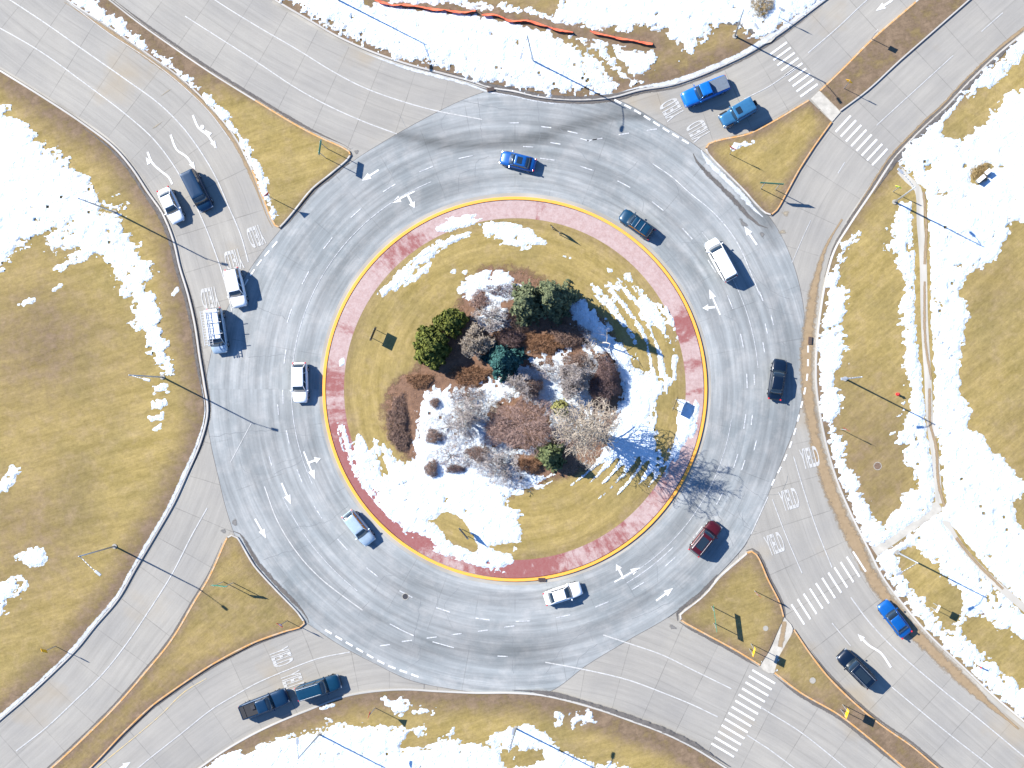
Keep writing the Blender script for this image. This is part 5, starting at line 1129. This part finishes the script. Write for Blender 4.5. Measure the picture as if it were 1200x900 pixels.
def twiggy(x, y, rx, ry, h, mat, label, n, seed, rot=0, grp='leafless shrubs on the island', w=.035, name='bare_shrub'):
    rnd = random.Random(seed); e = empty(name, P(x, y, .15), rot); tag(e, label, 'shrub', grp); T = MB(); vs, fs = [], []
    for i in range(8):
        a = rnd.uniform(0, 6.28); T.tube((0, 0, 0), (rx*.4*math.cos(a), ry*.4*math.sin(a), h*.5), .04, .02, 5)
    T.build('stems', M['wood'], e)
    ph = [rnd.uniform(0, 6.28) for _ in range(3)]
    for i in range(n):
        a = rnd.uniform(0, 6.2832); k = math.sqrt(rnd.random())*(1+.18*math.sin(3*a+ph[0])+.12*math.sin(7*a+ph[1])); z = h*math.sqrt(max(.02, 1-.8*min(1, k*k)))*rnd.uniform(.35, 1.05)
        p = Vector((rx*k*math.cos(a), ry*k*math.sin(a), z)); d = Vector((p.x*.7*.6+rnd.gauss(0, .7), p.y*.42+rnd.gauss(0, .7), .4+rnd.gauss(0, .5))).normalized(); L = rnd.uniform(.25, .6)
        s = d.cross(Vector((rnd.gauss(0, 1), rnd.gauss(0, 1), rnd.gauss(0, 1)))).normalized()*w*rnd.uniform(.6, 1.4); m = len(vs)
        vs += [p-d*L*.5-s*.5, p-d*L*.5+s*.5, p+d*L*.5]; fs.append((m, m+1, m+2))
    link('twigs', mesh('twigs', vs, fs), M[mat], e)
# evergreens
bushy(508, 407, [(0, 0, 1.5, 1.75), (.3, -1.4, 1.3, 1.25), (-1.0, -.9, 1.1, 1.0), (-.5, 1.2, 1.4, 1.25), (.9, .8, 1.7, 1.0), (1.3, -.4, 1.2, 1.0)], 'juniper', 'large olive green juniper on the left side of the island bed', 15000, 11, 'evergreen bushes in the island bed')
bushy(530, 377, [(0, 0, 1.6, 1.35), (-1.1, -.4, 1.2, 1.0), (1.0, .1, 1.4, 1.05), (.3, -1.1, 1.2, .9)], 'juniper', 'smaller olive juniper just above right of the large one', 8500, 12, 'evergreen bushes in the island bed')
conifer(622, 358, 2.4, 8.0, 'spruce', 'grey green spruce at the top of the island bed, left of its pair', 9500, 21, 'spruces in the island bed')
conifer(652, 353, 2.3, 10.2, 'spruce', 'grey green spruce at the top of the island bed, right of its pair', 9500, 22, 'spruces in the island bed')
conifer(592, 423, 2.2, 4.6, 'bluespruce', 'blue green spruce in the middle of the island bed', 8500, 23, 'spruces in the island bed')
conifer(646, 533, 1.75, 4.2, 'darkconifer', 'dark green conifer at the lower edge of the island bed', 5500, 24, 'spruces in the island bed')
bushy(657, 478, [(0, 0, .9, .95), (.3, -.5, .8, .6)], 'limeshrub', 'small yellow green bush left of the tall pale bare tree', 2500, 13, size=.22)
# bare trees
bare_tree(688, 503, 4.3, 17.5, 'twig_pale', 'tall pale bare tree at the lower right of the island bed', 31, .80, tw=.030, stems=10)
bare_tree(560, 400, 2.6, 4.2, 'twig_pale', 'low spreading pale bare tree between juniper and blue spruce', 32, 1.2, tw=.026, stems=6)
bare_tree(672, 447, 2.3, 5.0, 'twig_grey', 'grey bare tree right of the blue spruce', 33, 1.2, tw=.022, stems=6)
bare_tree(545, 488, 3.4, 5.5, 'twig_grey', 'thin grey bare tree over the snow at the left of the bed', 34, 1.0, tw=.018, stems=6)
bare_tree(575, 372, 2.4, 4.5, 'twig_grey', 'grey bare tree over the snow at the top of the bed', 35, 1.0, tw=.020, stems=5)
bare_tree(611, 457, 2.3, 4.0, 'twig_grey', 'whitish bare tree just above the big reddish shrub', 36, 1.0, tw=.020, stems=6)
bare_tree(700, 400, 2.2, 7.0, 'twig_grey', 'thin bare tree on the snow right of the spruces', 37, .6, tw=.016, stems=3)
bare_tree(590, 545, 2.6, 4.0, 'twig_grey', 'low grey bare tree at the lower edge of the bed', 38, .9, tw=.020, stems=5)
# leafless shrubs
twiggy(615, 497, 3.9, 3.4, 3.2, 'twig_pink', 'broad reddish leafless shrub in the heart of the bed', 8500, 41)
twiggy(584, 505, 1.6, 1.9, 2.0, 'twig_pink', 'smaller reddish shrub against the left of the broad one', 2600, 42)
twiggy(625, 454, 1.2, 1.1, 2.0, 'twig_brown', 'round grey brown shrub below the blue shadowed snow', 2400, 43)
twiggy(706, 455, 1.9, 2.1, 2.2, 'twig_dark', 'dark purple shrub at the right end of the bed, lower lobe', 5500, 44)
twiggy(711, 436, 1.3, 1.8, 2.2, 'twig_dark', 'dark purple shrub at the right end of the bed, upper lobe', 3500, 45)
twiggy(598, 398, 1.7, 1.4, 1.5, 'twig_dark', 'dark low shrub just above the blue spruce', 2500, 46)
twiggy(667, 393, 2.3, 1.3, 1.4, 'twig_brown', 'brown low shrub below the right hand spruce', 3200, 47)
twiggy(674, 424, 1.5, 1.1, 1.3, 'twig_brown', 'brown low shrub above the grey bare tree', 2200, 48)
twiggy(640, 402, 3.0, 1.2, .8, 'litter', 'rusty low shrub line across the bed', 4200, 49)
twiggy(466, 495, 1.2, 3.2, .7, 'twig_brown', 'long low brown shrub at the left end of the bed', 3500, 50)
twiggy(550, 440, 2.4, 1.2, .7, 'litter', 'rusty low shrub below the pale spreading tree', 3000, 51)
twiggy(492, 446, 1.6, .9, .6, 'litter', 'rusty low shrub under the large juniper', 1800, 52)
twiggy(510, 472, .55, .6, .8, 'twig_brown', 'tiny round brown shrub on the snow, uppermost of the left group', 500, 53)
twiggy(509, 511, 1.0, .85, 1.0, 'twig_brown', 'round brown shrub on the snow in the middle of the left group', 1200, 54)
twiggy(506, 549, .8, 1.0, 1.0, 'twig_brown', 'round brown shrub on the snow, lowest of the left group', 1200, 55)
twiggy(534, 549, 1.2, .5, .7, 'twig_dark', 'narrow dark shrub on the snow right of the lowest round one', 700, 56)
twiggy(561, 531, 1.3, 1.0, 1.0, 'twig_brown', 'brown shrub on the snow left of the low bare tree', 1500, 57)
twiggy(620, 545, 1.6, .9, .9, 'litter', 'rusty shrub left of the dark green conifer', 1600, 58)
twiggy(470, 515, 1.2, 1.4, .5, 'twig_brown', 'low brown shrub at the lower left corner of the bed', 1400, 59)
twiggy(588, 340, 2.2, .8, .6, 'twig_dark', 'low dark shrub in the topmost snow of the bed', 900, 60)
twiggy(562, 352, 1.1, 1.1, .6, 'twig_pink', 'pinkish low shrub ringed by snow at the top of the bed', 1200, 61)
twiggy(1148, 203, 1.2, 1.0, .5, 'straw', 'straw coloured grass clump with cabinets in the right hand snow', 1500, 62, .7, None)
twiggy(892, 8, 1.4, 1.3, .8, 'straw', 'straw coloured brush above the curved footpath', 1200, 63, 0, None)
for i, (x, y, rx, ry, m, nn, lb) in enumerate(((528, 500, 2.6, 2.2, 'twig_grey', 1300, 'sparse grey brush over snow in the left middle of the bed'), (560, 478, 3.0, 2.0, 'twig_pale', 1500, 'sparse pale brush over snow left of the broad reddish shrub'),
        (575, 540, 3.2, 1.8, 'twig_grey', 1900, 'sparse grey brush over snow at the lower middle of the bed'), (530, 535, 2.6, 1.6, 'twig_brown', 900, 'sparse brown brush over snow at the lower left of the bed'), (640, 435, 2.8, 1.3, 'twig_grey', 1400, 'sparse grey brush over snow right of the blue spruce'),
        (660, 510, 1.8, 1.8, 'twig_pink', 1500, 'reddish brush between the broad shrub and the tall tree'), (603, 375, 1.6, 1.9, 'twig_brown', 1600, 'brown brush left of the pair of spruces'), (597, 560, 2.4, 1.2, 'twig_grey', 900, 'sparse grey brush at the lowest edge of the bed'), (690, 425, 1.6, 1.4, 'twig_grey', 900, 'sparse grey brush left of the dark purple shrub'), (545, 462, 2.2, 1.2, 'twig_brown', 1100, 'sparse brown brush below the rusty shrub'))):
    twiggy(x, y, rx, ry, 1.2, m, lb, nn, 80+i)
# leaf litter scattered over the bed
rnd = random.Random(9); vs, fs = [], []; bx = np.array(BED)
while len(fs) < 7000:
    x, y = rnd.uniform(450, 740), rnd.uniform(312, 582)
    if not inside(np.array([x]), np.array([y]), BED)[0]: continue
    p = P(x, y, .19+rnd.uniform(0, .05)); a = rnd.uniform(0, 6.28); s = rnd.uniform(.03, .09); k = len(vs)
    vs += [p+Vector((math.cos(a)*s, math.sin(a)*s, .02)), p+Vector((math.cos(a+2)*s, math.sin(a+2)*s, 0)), p+Vector((math.cos(a+4)*s, math.sin(a+4)*s, 0))]; fs.append((k, k+1, k+2))
tag(link('leaf_litter', mesh('leaf_litter', vs, fs), M['litter']), 'dead leaves scattered over the island bed', 'leaf litter', kind='stuff')
